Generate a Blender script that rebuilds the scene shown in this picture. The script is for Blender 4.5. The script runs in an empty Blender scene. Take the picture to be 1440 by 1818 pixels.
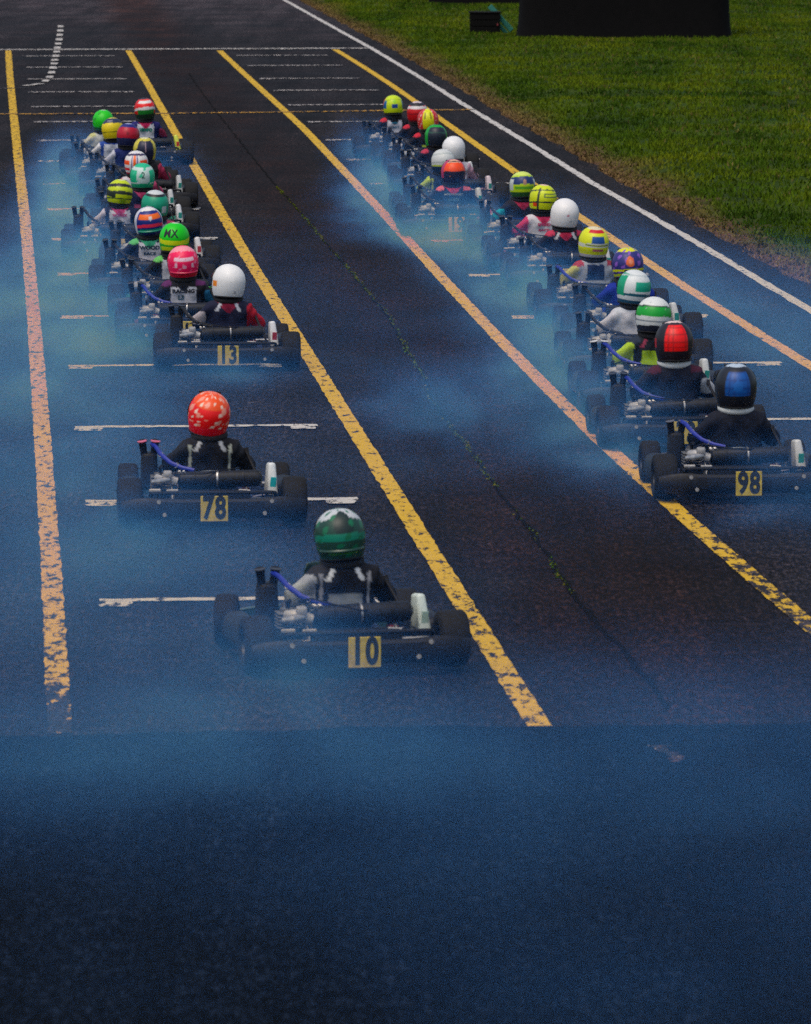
import bpy, bmesh, math, random
import numpy as np
from mathutils import Vector, Matrix
from mathutils.bvhtree import BVHTree

R = math.radians
random.seed(7)
rng = np.random.default_rng(7)
scene = bpy.context.scene
COL = scene.collection

# ------------------------------------------------------------------ camera
cam_data = bpy.data.cameras.new('camera')
cam = bpy.data.objects.new('camera', cam_data)
COL.objects.link(cam)
cam.location = (0.0, 0.0, 4.0144)
cam.rotation_euler = (R(90.0 - 6.8936), 0.0, 0.0)
cam_data.sensor_fit = 'VERTICAL'
cam_data.sensor_height = 36.0
cam_data.lens = 198.02
cam_data.clip_end = 3000.0
cam_data.dof.use_dof = True
cam_data.dof.focus_distance = 44.0
cam_data.dof.aperture_fstop = 9.0
scene.camera = cam

# ------------------------------------------------------------------ sky and sun (overcast)
SUN_EL, SUN_AZ = R(66.0), R(215.0)      # azimuth clockwise from +Y: high, behind the camera to the left
world = bpy.data.worlds.new('World')
scene.world = world
world.use_nodes = True
wn = world.node_tree.nodes
wl = world.node_tree.links
wn.clear()
sky = wn.new('ShaderNodeTexSky')
sky.sky_type = 'NISHITA'
sky.sun_disc = False
sky.sun_elevation = SUN_EL
sky.sun_rotation = SUN_AZ
sky.air_density = 1.0
sky.dust_density = 4.0
sky.ozone_density = 1.0
hsv = wn.new('ShaderNodeHueSaturation')
hsv.inputs['Saturation'].default_value = 0.95
bg = wn.new('ShaderNodeBackground')
bg.inputs['Strength'].default_value = 0.15
wo = wn.new('ShaderNodeOutputWorld')
wl.new(sky.outputs[0], hsv.inputs['Color'])
wl.new(hsv.outputs[0], bg.inputs['Color'])
wl.new(bg.outputs[0], wo.inputs['Surface'])

sun_data = bpy.data.lights.new('sun', 'SUN')
sun_data.energy = 1.0
sun_data.angle = R(40.0)
sun_data.color = (1.0, 0.90, 0.73)
sun = bpy.data.objects.new('sun', sun_data)
COL.objects.link(sun)
sdir = Vector((math.sin(SUN_AZ) * math.cos(SUN_EL), math.cos(SUN_AZ) * math.cos(SUN_EL), math.sin(SUN_EL)))
sun.rotation_euler = sdir.to_track_quat('Z', 'Y').to_euler()
sun.location = sdir * 60

vs = scene.view_settings
vs.view_transform = 'Standard'
vs.look = 'None'
vs.exposure = 0.08
vs.gamma = 1.0
cy = scene.cycles
cy.use_denoising = False
try:
    cy.denoiser = 'OPENIMAGEDENOISE'
except Exception:
    pass
cy.max_bounces = 5
cy.diffuse_bounces = 2
cy.glossy_bounces = 2
cy.volume_bounces = 0
cy.transparent_max_bounces = 12
cy.volume_step_rate = 5.5
cy.volume_max_steps = 256
scene.render.filter_size = 1.6

# ------------------------------------------------------------------ node helpers
def new_mat(name):
    m = bpy.data.materials.new(name)
    m.use_nodes = True
    nt = m.node_tree
    nt.nodes.clear()
    out = nt.nodes.new('ShaderNodeOutputMaterial')
    b = nt.nodes.new('ShaderNodeBsdfPrincipled')
    nt.links.new(b.outputs[0], out.inputs['Surface'])
    return m, nt, b

def noise(nt, scale, detail=4.0, rough=0.6, vec=None, mscale=None, mrot=None):
    n = nt.nodes.new('ShaderNodeTexNoise')
    n.inputs['Scale'].default_value = scale
    n.inputs['Detail'].default_value = detail
    n.inputs['Roughness'].default_value = rough
    if vec is None:
        vec = nt.nodes.new('ShaderNodeTexCoord').outputs['Object']
    if mscale is not None:
        mp = nt.nodes.new('ShaderNodeMapping')
        mp.inputs['Scale'].default_value = mscale
        if mrot:
            mp.inputs['Rotation'].default_value = mrot
        nt.links.new(vec, mp.inputs['Vector'])
        vec = mp.outputs[0]
    nt.links.new(vec, n.inputs['Vector'])
    return n.outputs['Fac']

def ramp(nt, fac, stops, interp='LINEAR'):
    r = nt.nodes.new('ShaderNodeValToRGB')
    r.color_ramp.interpolation = interp
    e = r.color_ramp.elements
    while len(e) < len(stops):
        e.new(0.5)
    for el, (p, c) in zip(e, stops):
        el.position = p
        el.color = (c[0], c[1], c[2], 1.0) if hasattr(c, '__len__') else (c, c, c, 1.0)
    nt.links.new(fac, r.inputs[0])
    return r.outputs[0]

def mixc(nt, fac, a, b, mode='MIX'):
    m = nt.nodes.new('ShaderNodeMix')
    m.data_type = 'RGBA'
    m.blend_type = mode
    for s, v in ((0, fac), (6, a), (7, b)):
        if hasattr(v, 'is_linked'):
            nt.links.new(v, m.inputs[s])
        elif s == 0:
            m.inputs[0].default_value = v
        else:
            m.inputs[s].default_value = (v[0], v[1], v[2], 1.0)
    return m.outputs[2]

def math_n(nt, op, a, b=None, c=None):
    m = nt.nodes.new('ShaderNodeMath')
    m.operation = op
    for i, v in enumerate((a, b, c)):
        if v is None:
            continue
        if hasattr(v, 'is_linked'):
            nt.links.new(v, m.inputs[i])
        else:
            m.inputs[i].default_value = v
    return m.outputs[0]

def bump(nt, b, height, strength=0.3, dist=0.01):
    n = nt.nodes.new('ShaderNodeBump')
    n.inputs['Strength'].default_value = strength
    n.inputs['Distance'].default_value = dist
    nt.links.new(height, n.inputs['Height'])
    nt.links.new(n.outputs[0], b.inputs['Normal'])

def attr(nt, name):
    a = nt.nodes.new('ShaderNodeAttribute')
    a.attribute_name = name
    return a

MATS = {}
def simple(name, col, rough=0.5, metal=0.0, vary=0.25, scale=30.0, spec=0.5, coat=0.0):
    """plain procedural material: base colour with a little grime variation"""
    if name in MATS:
        return MATS[name]
    m, nt, b = new_mat(name)
    f = noise(nt, scale, 5, 0.65)
    lo = tuple(c * (1 - vary) for c in col)
    hi = tuple(min(1.0, c * (1 + vary)) for c in col)
    nt.links.new(ramp(nt, f, [(0.3, lo), (0.7, hi)]), b.inputs['Base Color'])
    nt.links.new(ramp(nt, f, [(0.3, max(0.0, rough - .08)), (0.7, min(1.0, rough + .08))]), b.inputs['Roughness'])
    b.inputs['Metallic'].default_value = metal
    b.inputs['Specular IOR Level'].default_value = spec
    b.inputs['Coat Weight'].default_value = coat
    MATS[name] = m
    return m

# ------------------------------------------------------------------ asphalt, paint, grass
TRACK_ROT = (0, 0, R(-4.2))
def asphalt_colour(nt, base, tint):
    co = nt.nodes.new('ShaderNodeTexCoord').outputs['Object']
    fine = noise(nt, 1.0, 4, 0.9, co, (34.0, 8.0, 30.0))
    mid = noise(nt, 1.0, 3, 0.7, co, (14.0, 4.5, 9.0))
    big = noise(nt, 0.55, 5, 0.6, co)
    streak = noise(nt, 1.0, 4, 0.6, co, (2.2, 0.10, 1.0), TRACK_ROT)
    patch = noise(nt, 1.0, 3, 0.55, co, (0.9, 0.55, 1.0), TRACK_ROT)
    c = ramp(nt, fine, [(0.38, tuple(base[i] * 0.10 for i in range(3))), (0.52, base), (0.66, tuple(base[i] * 5.0 for i in range(3)))])
    c = mixc(nt, 1.0, c, ramp(nt, mid, [(0.3, 0.55), (0.7, 1.45)]), 'MULTIPLY')
    c = mixc(nt, 1.0, c, ramp(nt, big, [(0.3, 0.7), (0.7, 1.3)]), 'MULTIPLY')
    c = mixc(nt, 1.0, c, ramp(nt, streak, [(0.34, 0.5), (0.62, 1.15)]), 'MULTIPLY')
    c = mixc(nt, 1.0, c, ramp(nt, patch, [(0.35, tint), (0.62, (1, 1, 1))]), 'MULTIPLY')
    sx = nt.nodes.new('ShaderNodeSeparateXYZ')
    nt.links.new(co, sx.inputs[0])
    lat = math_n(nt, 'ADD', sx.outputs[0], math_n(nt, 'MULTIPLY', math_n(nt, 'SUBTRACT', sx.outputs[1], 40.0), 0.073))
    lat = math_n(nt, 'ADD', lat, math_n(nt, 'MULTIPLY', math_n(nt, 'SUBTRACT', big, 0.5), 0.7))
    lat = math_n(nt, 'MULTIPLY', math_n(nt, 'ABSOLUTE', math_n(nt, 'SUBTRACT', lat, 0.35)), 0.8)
    c = mixc(nt, 1.0, c, ramp(nt, lat, [(0.25, (1.25, 0.74, 0.58)), (0.75, (1.45, 1.5, 1.6))]), 'MULTIPLY')  # browner centre strip; side lanes lightened and blued to paint in haze
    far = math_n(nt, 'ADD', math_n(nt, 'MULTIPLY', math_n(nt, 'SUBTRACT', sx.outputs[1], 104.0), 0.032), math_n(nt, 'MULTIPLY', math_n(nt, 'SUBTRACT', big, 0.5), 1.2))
    c = mixc(nt, 1.0, c, ramp(nt, far, [(0.1, 1.0), (0.95, (2.9, 2.9, 3.0))]), 'MULTIPLY')  # sky sheen on the distant track painted in as paler colour
    h = math_n(nt, 'ADD', math_n(nt, 'MULTIPLY', fine, 0.7), math_n(nt, 'MULTIPLY', mid, 0.5))
    return c, h, big

def make_asphalt(name, base, tint, rough=(0.62, 0.8), spec=0.35):
    m, nt, b = new_mat(name)
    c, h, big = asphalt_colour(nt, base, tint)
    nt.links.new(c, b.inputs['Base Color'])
    nt.links.new(ramp(nt, big, [(0.3, rough[0]), (0.7, rough[1])]), b.inputs['Roughness'])
    b.inputs['Specular IOR Level'].default_value = spec
    return m

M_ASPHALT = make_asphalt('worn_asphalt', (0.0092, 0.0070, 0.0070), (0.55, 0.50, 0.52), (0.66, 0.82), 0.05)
M_PATCH = make_asphalt('fresh_asphalt', (0.0016, 0.0026, 0.0046), (0.75, 0.75, 0.8), (0.7, 0.85), 0.02)  # dark new tar, with foreground vignette darkening also put into its colour

def make_paint(name, col, wear_bias=0.0):
    m, nt, b = new_mat(name)
    co = nt.nodes.new('ShaderNodeTexCoord').outputs['Object']
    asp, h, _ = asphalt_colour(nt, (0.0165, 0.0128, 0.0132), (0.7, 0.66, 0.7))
    dirt = noise(nt, 6.0, 5, 0.7, co)
    speck = noise(nt, 34.0, 3, 0.7, co)
    paint = mixc(nt, ramp(nt, dirt, [(0.25, 0.0), (0.75, 0.6)]), col, tuple(c * 0.72 for c in col))
    paint = mixc(nt, 1.0, paint, ramp(nt, speck, [(0.3, 0.82), (0.6, 1.05)]), 'MULTIPLY')
    w = attr(nt, 'wear').outputs['Fac']
    crack = noise(nt, 1.0, 4, 0.65, co, (16.0, 5.0, 1.0))
    fine = noise(nt, 30.0, 3, 0.7, co)
    v = math_n(nt, 'ADD', math_n(nt, 'MULTIPLY', crack, 0.72), math_n(nt, 'MULTIPLY', fine, 0.28))
    thr = math_n(nt, 'ADD', math_n(nt, 'MULTIPLY', w, 0.30), 0.345 + wear_bias)
    f = math_n(nt, 'MULTIPLY', math_n(nt, 'SUBTRACT', v, thr), 30.0)
    cl = nt.nodes.new('ShaderNodeClamp')
    nt.links.new(f, cl.inputs[0])
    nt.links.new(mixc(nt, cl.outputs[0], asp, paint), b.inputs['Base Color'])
    b.inputs['Roughness'].default_value = 0.7
    b.inputs['Specular IOR Level'].default_value = 0.15
    return m

M_YELLOW = make_paint('yellow_line_paint', (0.62, 0.375, 0.016))
M_WHITE = make_paint('white_line_paint', (0.54, 0.51, 0.47))
M_WHITE_WORN = make_paint('worn_white_paint', (0.50, 0.46, 0.43), 0.05)
M_YELLOW_THIN = make_paint('thin_yellow_paint', (0.62, 0.32, 0.03), 0.03)

def make_lawn():
    m, nt, b = new_mat('lawn_turf')
    co = nt.nodes.new('ShaderNodeTexCoord').outputs['Object']
    n1 = noise(nt, 0.8, 6, 0.65, co)
    n2 = noise(nt, 7.0, 5, 0.7, co)
    n3 = noise(nt, 1.0, 4, 0.6, co, (0.5, 0.16, 1.0))
    g = ramp(nt, n2, [(0.28, (0.012, 0.026, 0.002)), (0.5, (0.030, 0.062, 0.003)), (0.74, (0.065, 0.088, 0.005))])
    g = mixc(nt, 1.0, g, ramp(nt, n1, [(0.34, (0.42, 0.62, 0.6)), (0.66, (1.6, 1.22, 0.8))]), 'MULTIPLY')
    g = mixc(nt, 1.0, g, ramp(nt, n3, [(0.35, 0.6), (0.6, 1.1)]), 'MULTIPLY')
    dirt = ramp(nt, n2, [(0.3, (0.030, 0.016, 0.008)), (0.7, (0.15, 0.075, 0.034))])
    e = attr(nt, 'edge').outputs['Fac']
    ee = math_n(nt, 'ADD', e, math_n(nt, 'MULTIPLY', math_n(nt, 'SUBTRACT', n1, 0.5), 1.6))
    fe = ramp(nt, ee, [(0.22, 0.0), (0.75, 1.0)])
    bare = ramp(nt, noise(nt, 1.3, 5, 0.7, co), [(0.66, 0.0), (0.72, 0.8)])
    c = mixc(nt, fe, dirt, g)
    c = mixc(nt, bare, c, dirt)
    nt.links.new(c, b.inputs['Base Color'])
    b.inputs['Roughness'].default_value = 0.95
    b.inputs['Specular IOR Level'].default_value = 0.1
    return m
M_LAWN = make_lawn()

def make_vcol(name, rough, coat=0.0, cloth=False, spec=0.5):
    m, nt, b = new_mat(name)
    a = attr(nt, 'paint').outputs['Color']
    f = noise(nt, 26.0 if cloth else 60.0, 4, 0.65)
    c = mixc(nt, 1.0, a, ramp(nt, f, [(0.3, 0.80 if cloth else 0.92), (0.7, 1.08 if cloth else 1.03)]), 'MULTIPLY')
    nt.links.new(c, b.inputs['Base Color'])
    b.inputs['Roughness'].default_value = rough
    b.inputs['Coat Weight'].default_value = coat
    b.inputs['Coat Roughness'].default_value = 0.12
    b.inputs['Specular IOR Level'].default_value = spec
    if cloth:
        f2 = noise(nt, 14.0, 3, 0.5)
        bump(nt, b, f2, 0.5, 0.015)
    return m
M_HELMET = make_vcol('helmet_lacquer', 0.45, 0.08, False, 0.35)
M_SUIT = make_vcol('race_suit_cloth', 0.85, 0.0, True, 0.25)
M_TUFT = make_vcol('grass_blades', 0.9, 0.0, False, 0.1)

M_TYRE = simple('tyre_rubber', (0.009, 0.009, 0.010), 0.8, 0, 0.45, 45, 0.25)
M_RIM = simple('wheel_rim_metal', (0.045, 0.045, 0.048), 0.45, 0.7, 0.2)
M_BLACK = simple('black_plastic', (0.007, 0.007, 0.009), 0.55, 0, 0.35, 18, 0.25)
M_BLACK2 = simple('satin_black_metal', (0.010, 0.010, 0.012), 0.45, 0.2, 0.3, 25, 0.3)
M_STEEL = simple('bare_steel', (0.42, 0.41, 0.40), 0.38, 0.85, 0.25, 30)
M_ALU = simple('cast_aluminium', (0.38, 0.37, 0.36), 0.45, 0.35, 0.3, 40)
M_DULL = simple('oily_aluminium', (0.16, 0.16, 0.16), 0.5, 0.5, 0.3, 40)
M_SILENCER = simple('silencer_steel', (0.014, 0.015, 0.018), 0.5, 0.3, 0.4, 22, 0.3)
M_HOSE = simple('blue_hose_rubber', (0.004, 0.016, 0.26), 0.4, 0, 0.2, 30)
M_FRAME = simple('painted_frame_tube', (0.012, 0.022, 0.09), 0.4, 0.2, 0.25, 30)
M_SEAT = simple('seat_glassfibre', (0.010, 0.012, 0.016), 0.5, 0, 0.35, 20, 0.3)
M_SEATRIM = simple('seat_edge_tape', (0.16, 0.19, 0.21), 0.5, 0, 0.3, 20)
M_PLATE = simple('yellow_number_plate', (0.50, 0.38, 0.02), 0.5, 0, 0.3, 22)
M_NUM = simple('black_number_vinyl', (0.008, 0.008, 0.010), 0.5, 0, 0.2, 25)
M_VISOR = simple('dark_visor', (0.006, 0.007, 0.010), 0.12, 0, 0.2, 10)
M_GLOVE = simple('dark_glove_leather', (0.016, 0.016, 0.020), 0.8, 0, 0.3, 40)
M_BOOT = simple('dark_boot_leather', (0.014, 0.014, 0.016), 0.7, 0, 0.3, 40)
M_BRACE = simple('black_neck_foam', (0.009, 0.009, 0.011), 0.9, 0, 0.3, 40)
M_WHITEPL = simple('white_plastic', (0.66, 0.65, 0.63), 0.42, 0, 0.10, 20)

# ------------------------------------------------------------------ mesh helpers
def to_mesh(name, V, F, smooth=35, mat=None):
    me = bpy.data.meshes.new(name)
    me.from_pydata([tuple(v) for v in V], [], [tuple(f) for f in F])
    me.validate()
    if smooth:
        me.shade_smooth()
        me.set_sharp_from_angle(angle=R(smooth))
    if mat:
        me.materials.append(mat)
    me.update()
    return me

class MB:
    def __init__(self):
        self.V, self.F = [], []
    def add(self, V, F):
        o = len(self.V)
        self.V += [tuple(v) for v in V]
        self.F += [tuple(i + o for i in f) for f in F]
        return self
    def tube(self, pts, rad, n=10, cap=True):
        pts = [Vector(p) for p in pts]
        rads = rad if hasattr(rad, '__len__') else [rad] * len(pts)
        rings, prev = [], None
        for i, p in enumerate(pts):
            t = (pts[min(i + 1, len(pts) - 1)] - pts[max(i - 1, 0)]).normalized()
            if prev is None:
                u = t.orthogonal().normalized()
            else:
                u = (prev - t * prev.dot(t)).normalized()
            prev = u
            w = t.cross(u)
            rings.append([p + (u * math.cos(a) + w * math.sin(a)) * rads[i] for a in [2 * math.pi * k / n for k in range(n)]])
        V = [v for r in rings for v in r]
        F = []
        for i in range(len(pts) - 1):
            for k in range(n):
                a, b2 = i * n + k, i * n + (k + 1) % n
                F.append((a, b2, b2 + n, a + n))
        if cap:
            F.append(tuple(range(n))[::-1])
            F.append(tuple((len(pts) - 1) * n + k for k in range(n)))
        return self.add(V, F)
    def lathe_x(self, prof, n=24, c=(0, 0, 0), closed=False):
        """prof: list of (x, radius), turned round the X axis"""
        V = [(c[0] + x, c[1] + r * math.cos(a), c[2] + r * math.sin(a)) for x, r in prof for a in [2 * math.pi * k / n for k in range(n)]]
        F = []
        m = len(prof)
        for i in range(m if closed else m - 1):
            j = (i + 1) % m
            for k in range(n):
                F.append((i * n + k, j * n + k, j * n + (k + 1) % n, i * n + (k + 1) % n))
        return self.add(V, F)
    def rbox(self, c, s, bev=0.01, seg=2, rot=None, taper=None):
        bm = bmesh.new()
        bmesh.ops.create_cube(bm, size=1.0)
        for v in bm.verts:
            v.co = Vector((v.co.x * s[0], v.co.y * s[1], v.co.z * s[2]))
            if taper and v.co.z > 0:
                v.co.x *= taper[0]
                v.co.y *= taper[1]
        if bev > 0:
            bmesh.ops.bevel(bm, geom=list(bm.edges), offset=bev, segments=seg, profile=0.5, affect='EDGES')
        M = Matrix.Translation(c) @ (rot if rot is not None else Matrix.Identity(4))
        bm.verts.ensure_lookup_table()
        bm.verts.index_update()
        self.add([M @ v.co for v in bm.verts], [[v.index for v in f.verts] for f in bm.faces])
        bm.free()
        return self
    def mesh(self, name, smooth=35, mat=None):
        return to_mesh(name, self.V, self.F, smooth, mat)

def part(name, me, mat, parent, loc=(0, 0, 0), rot=(0, 0, 0), scale=None):
    o = bpy.data.objects.new(name, me)
    COL.objects.link(o)
    if parent is not None:
        o.parent = parent
    o.location = loc
    o.rotation_euler = rot
    if scale:
        o.scale = scale
    if mat is not None:
        if len(me.materials) == 0:
            me.materials.append(None)
        o.material_slots[0].link = 'OBJECT'
        o.material_slots[0].material = mat
    return o

def tag(o, label=None, cat=None, group=None, kind=None):
    if label: o['label'] = label
    if cat: o['category'] = cat
    if group: o['group'] = group
    if kind: o['kind'] = kind
    return o

def set_attr(me, name, vals, typ='FLOAT'):
    a = me.attributes.new(name, typ, 'POINT')
    if typ == 'FLOAT':
        a.data.foreach_set('value', np.asarray(vals, dtype=np.float32))
    else:
        v = np.ones((len(vals), 4), dtype=np.float32)
        v[:, :3] = vals
        a.data.foreach_set('color', v.ravel())

def text_mesh(s, size=1.0, bold=0.0, sx=1.0):
    cu = bpy.data.curves.new('lettering', 'FONT')
    cu.body = s
    cu.size = size
    cu.offset = bold
    cu.align_x = 'CENTER'
    cu.align_y = 'CENTER'
    cu.resolution_u = 4
    ob = bpy.data.objects.new('lettering', cu)
    COL.objects.link(ob)
    dg = bpy.context.evaluated_depsgraph_get()
    me = bpy.data.meshes.new_from_object(ob.evaluated_get(dg))
    bpy.data.objects.remove(ob)
    me.transform(Matrix.Diagonal((sx, 1, 1, 1)))
    return me

def lerp_poly(pts, y):
    """x on a polyline given by (x, y) pairs sorted by decreasing y"""
    P = sorted(pts, key=lambda q: q[1])
    return float(np.interp(y, [q[1] for q in P], [q[0] for q in P]))

# ================================================================== SETTING (metres; camera foot at the origin, +Y ahead)
L1 = [(-7.310,103.953), (-4.708,68.550), (-3.956,58.545), (-3.108,46.876), (-2.464,37.940), (-2.146,33.457), (-1.956,30.846), (-1.732,27.605), (-1.549,24.924)]
L2 = [(-5.101,103.953), (-3.590,82.639), (-2.584,68.550), (-1.490,53.108), (-0.752,43.311), (-0.105,34.627), (0.321,28.923), (0.603,25.132)]
L3 = [(-3.422,103.953), (-2.174,87.108), (-1.379,76.656), (-0.658,65.744), (-0.116,57.702), (0.399,49.800), (0.795,43.981), (1.275,37.298), (1.677,32.629), (2.058,28.300), (2.376,25.20)]
L4 = [(-1.303,104.491), (-0.271,90.432), (0.498,79.067), (1.251,67.626), (1.827,58.889), (2.455,49.987), (3.065,42.389), (3.564,36.143), (3.848,32.362)]
WE = [(-16.5,270.0), (-8.285,198.201), (-5.281,165.763), (-2.898,135.284), (-1.655,118.611), (-0.629,105.035), (0.276,92.085), (0.978,81.633), (1.655,71.989), (2.182,64.167), (2.553,59.325), (2.869,55.082), (3.161,50.878), (3.417,47.321), (3.943,40.043), (4.325,34.933), (5.4,18.0), (6.2,4.0)]
SEAM = [(-3.620,94.237), (-2.876,83.496), (-2.169,73.571), (-1.565,65.209), (-1.180,60.489), (-0.840,55.928), (-0.461,51.073), (-0.141,46.876), (0.022,43.548), (0.165,40.992), (0.131,40.657), (0.271,38.491), (0.407,36.814), (0.527,34.933), (0.610,33.656), (0.731,32.230), (0.799,31.089), (0.860,29.911), (0.934,28.923), (1.029,27.898), (1.120,27.035), (1.218,25.624)]
PATCH = [(-9.0,24.3), (-2.803,24.719), (-1.811,24.845), (-1.310,24.892), (-0.860,24.987), (-0.405,25.035), (0.000,25.132), (0.610,25.115), (1.222,25.164), (1.838,25.229), (3.024,25.326), (5.1,25.4)]
GRID_L = [(-1.605,29.289), (-1.927,33.685), (-2.239,37.940), (-2.547,42.344), (-2.858,46.711), (-3.175,51.269), (-3.503,55.695), (-3.833,60.126), (-4.147,64.476), (-4.491,68.903), (-4.816,73.571), (-5.162,78.298), (-5.488,82.639), (-5.839,87.297), (-6.171,91.875), (-6.479,96.493), (-6.874,101.342)]
GRID_R = [(1.605,38.380), (1.216,42.480), (0.881,46.711), (0.574,51.138), (0.250,55.464), (-0.084,60.126), (-0.419,64.476), (-0.727,69.259), (-1.046,73.706), (-1.369,78.298), (-1.727,83.151), (-2.061,87.868), (-2.389,92.085), (-2.715,97.190), (-3.040,101.597)]
DASH = [(-7.173,117.575), (-6.891,112.656), (-6.625,107.841), (-6.418,103.953), (-6.210,100.085), (-6.046,96.957), (-5.847,93.149), (-5.800,90.229)]

# ground to the horizon
gm = to_mesh('ground', [(-900, -300, -0.06), (900, -300, -0.06), (900, 1500, -0.06), (-900, 1500, -0.06)], [(0, 1, 2, 3)], 0, M_LAWN)
set_attr(gm, 'edge', [3, 3, 3, 3])
tag(part('ground', gm, None, None), kind='structure')

# track sheet: left bound far out of view, right bound a ragged edge beyond the white line
V, F = [], []
ys = np.concatenate([np.arange(3, 140, 0.35), np.arange(140, 270, 3.0)])
for y in ys:
    e = lerp_poly(WE, y) + 0.34 + 0.05 * math.sin(y * 2.1) * math.sin(y * 0.7 + 1) + rng.normal(0, 0.022)
    V += [(-34.0 - y * 0.05, y, 0.0), (e - 1.2, y, 0.0), (e, y, 0.0), (e + 0.05, y, -0.05)]
for i in range(len(ys) - 1):
    for k in range(3):
        a = i * 4 + k
        F.append((a, a + 1, a + 5, a + 4))
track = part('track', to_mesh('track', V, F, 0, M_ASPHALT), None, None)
tag(track, kind='structure')

# newer, darker asphalt in the foreground
V, F = [], []
for i, x in enumerate(np.arange(-9.0, 5.05, 0.06)):
    ye = float(np.interp(x, [p[0] for p in PATCH], [p[1] for p in PATCH])) + rng.normal(0, 0.018) + 0.03 * math.sin(x * 9) * math.sin(x * 3.3)
    V += [(x, 3.0, 0.007), (x, ye - 0.02, 0.007), (x, ye, 0.0005)]
    if i:
        a = (i - 1) * 3
        F += [(a, a + 3, a + 4, a + 1), (a + 1, a + 4, a + 5, a + 2)]
part('asphalt_patch', to_mesh('asphalt_patch', V, F, 0, M_PATCH), None, track)

def strip(name, pts, width, mat, z, wear, jitter=0.003, step=0.12, parent=track):
    """painted strip along a polyline; wear is a number or a function of the point"""
    P = [Vector((p[0], p[1], 0)) for p in pts]
    Q = []
    for a, b2 in zip(P[:-1], P[1:]):
        n = max(1, int((b2 - a).length / step))
        Q += [a.lerp(b2, k / n) for k in range(n)]
    Q.append(P[-1])
    V, F, W = [], [], []
    for i, q in enumerate(Q):
        t = (Q[min(i + 1, len(Q) - 1)] - Q[max(i - 1, 0)]).normalized()
        nrm = Vector((t.y, -t.x, 0))
        for s in (-1, 1):
            v = q + nrm * s * (width / 2 + rng.normal(0, jitter))
            V.append((v.x, v.y, z))
            W.append(wear(v) if callable(wear) else wear)
        if i:
            F.append((2 * i - 2, 2 * i - 1, 2 * i + 1, 2 * i))
    me = to_mesh(name, V, F, 0, mat)
    set_attr(me, 'wear', W)
    return part(name, me, None, parent)

def smooth_poly(pts, n=60):
    P = sorted(pts, key=lambda q: q[1])
    yy = np.linspace(P[0][1], P[-1][1], n)
    k = np.polyfit([p[1] for p in P], [p[0] for p in P], 4)
    fit = np.polyval(k, yy)
    lin = np.interp(yy, [p[1] for p in P], [p[0] for p in P])
    return [(0.5 * a + 0.5 * b2, y) for a, b2, y in zip(fit, lin, yy)]

strip('yellow_line', smooth_poly(L1), 0.112, M_YELLOW, 0.004, lambda v: 0.31 + 0.10 * max(0, min(1, (36 - v.y) / 8)) + 0.42 * max(0, min(1, (26.6 - v.y) / 1.2)))
strip('yellow_line', smooth_poly(L2), 0.112, M_YELLOW, 0.004, lambda v: 0.24 + 0.12 * max(0, min(1, (33 - v.y) / 4)))
strip('yellow_line', smooth_poly(L3), 0.112, M_YELLOW, 0.004, lambda v: 0.22 + 0.30 * max(0, min(1, (34 - v.y) / 4)))
strip('yellow_line', smooth_poly(L4), 0.112, M_YELLOW, 0.004, 0.20)
strip('white_edge_line', [(x, y) for x, y in WE if y > 3], 0.098, M_WHITE, 0.004, 0.22, 0.006, 0.3)
strip('finish_line', [(-9.5, 104.07), (-0.681, 105.035)], 0.42, M_WHITE, 0.008, 0.42, 0.05, 0.2)
strip('yellow_cross_line', [(-9, 80.3), (-3.383, 80.652), (0.98, 81.799)], 0.24, M_YELLOW_THIN, 0.008, 0.42, 0.03, 0.2)
strip('pale_cross_line', [(-9.0, 87.4), (-5.928, 88.641)], 0.16, M_WHITE_WORN, 0.009, 0.5, 0.02, 0.2)

def grid_mark(x, y, hook_left, length, worn):
    """white start-grid line: a thin bar and a short hook towards the rear at its ends"""
    mat = M_WHITE if worn < 0.25 else M_WHITE_WORN
    dy = 0.088
    bar = strip('grid_line', [(x, y), (x + length, y + dy * length)], 0.115 if y < 66 else 0.21, mat, 0.008, worn, 0.012, 0.08)
    for hx in ([x + 0.10] if hook_left else []) + [x + length - 0.10]:
        yy = y + dy * (hx - x)
        strip('grid_hook', [(hx, yy - 0.06), (hx, yy - 0.25)], 0.17, mat, 0.0085, worn + 0.12, 0.012, 0.06, bar)
    return bar
for i, (x, y) in enumerate(GRID_L):
    grid_mark(x, y, True, 1.64, 0.22 if i < 8 else 0.30)
for i, (x, y) in enumerate(GRID_R):
    grid_mark(x, y, True, 1.64, 0.22 if i < 6 else 0.32)
for i, (x, y) in enumerate(DASH):
    last = i == len(DASH) - 1
    x2, y2 = DASH[i + 1] if not last else (-6.05, 89.3)
    n = 2 if not last else 1
    for k in range(n):
        a, b2 = k / n + 0.06, k / n + (0.30 if not last else 0.9)
        strip('dash_mark', [(x + (x2 - x) * a, y + (y2 - y) * a), (x + (x2 - x) * b2, y + (y2 - y) * b2)], 0.12, M_WHITE, 0.012, 0.3, 0.006, 0.2)
strip('scuff_mark', [(1.11, 24.55), (1.19, 24.1)], 0.05, M_WHITE_WORN, 0.011, 0.62, 0.02, 0.03)

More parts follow.
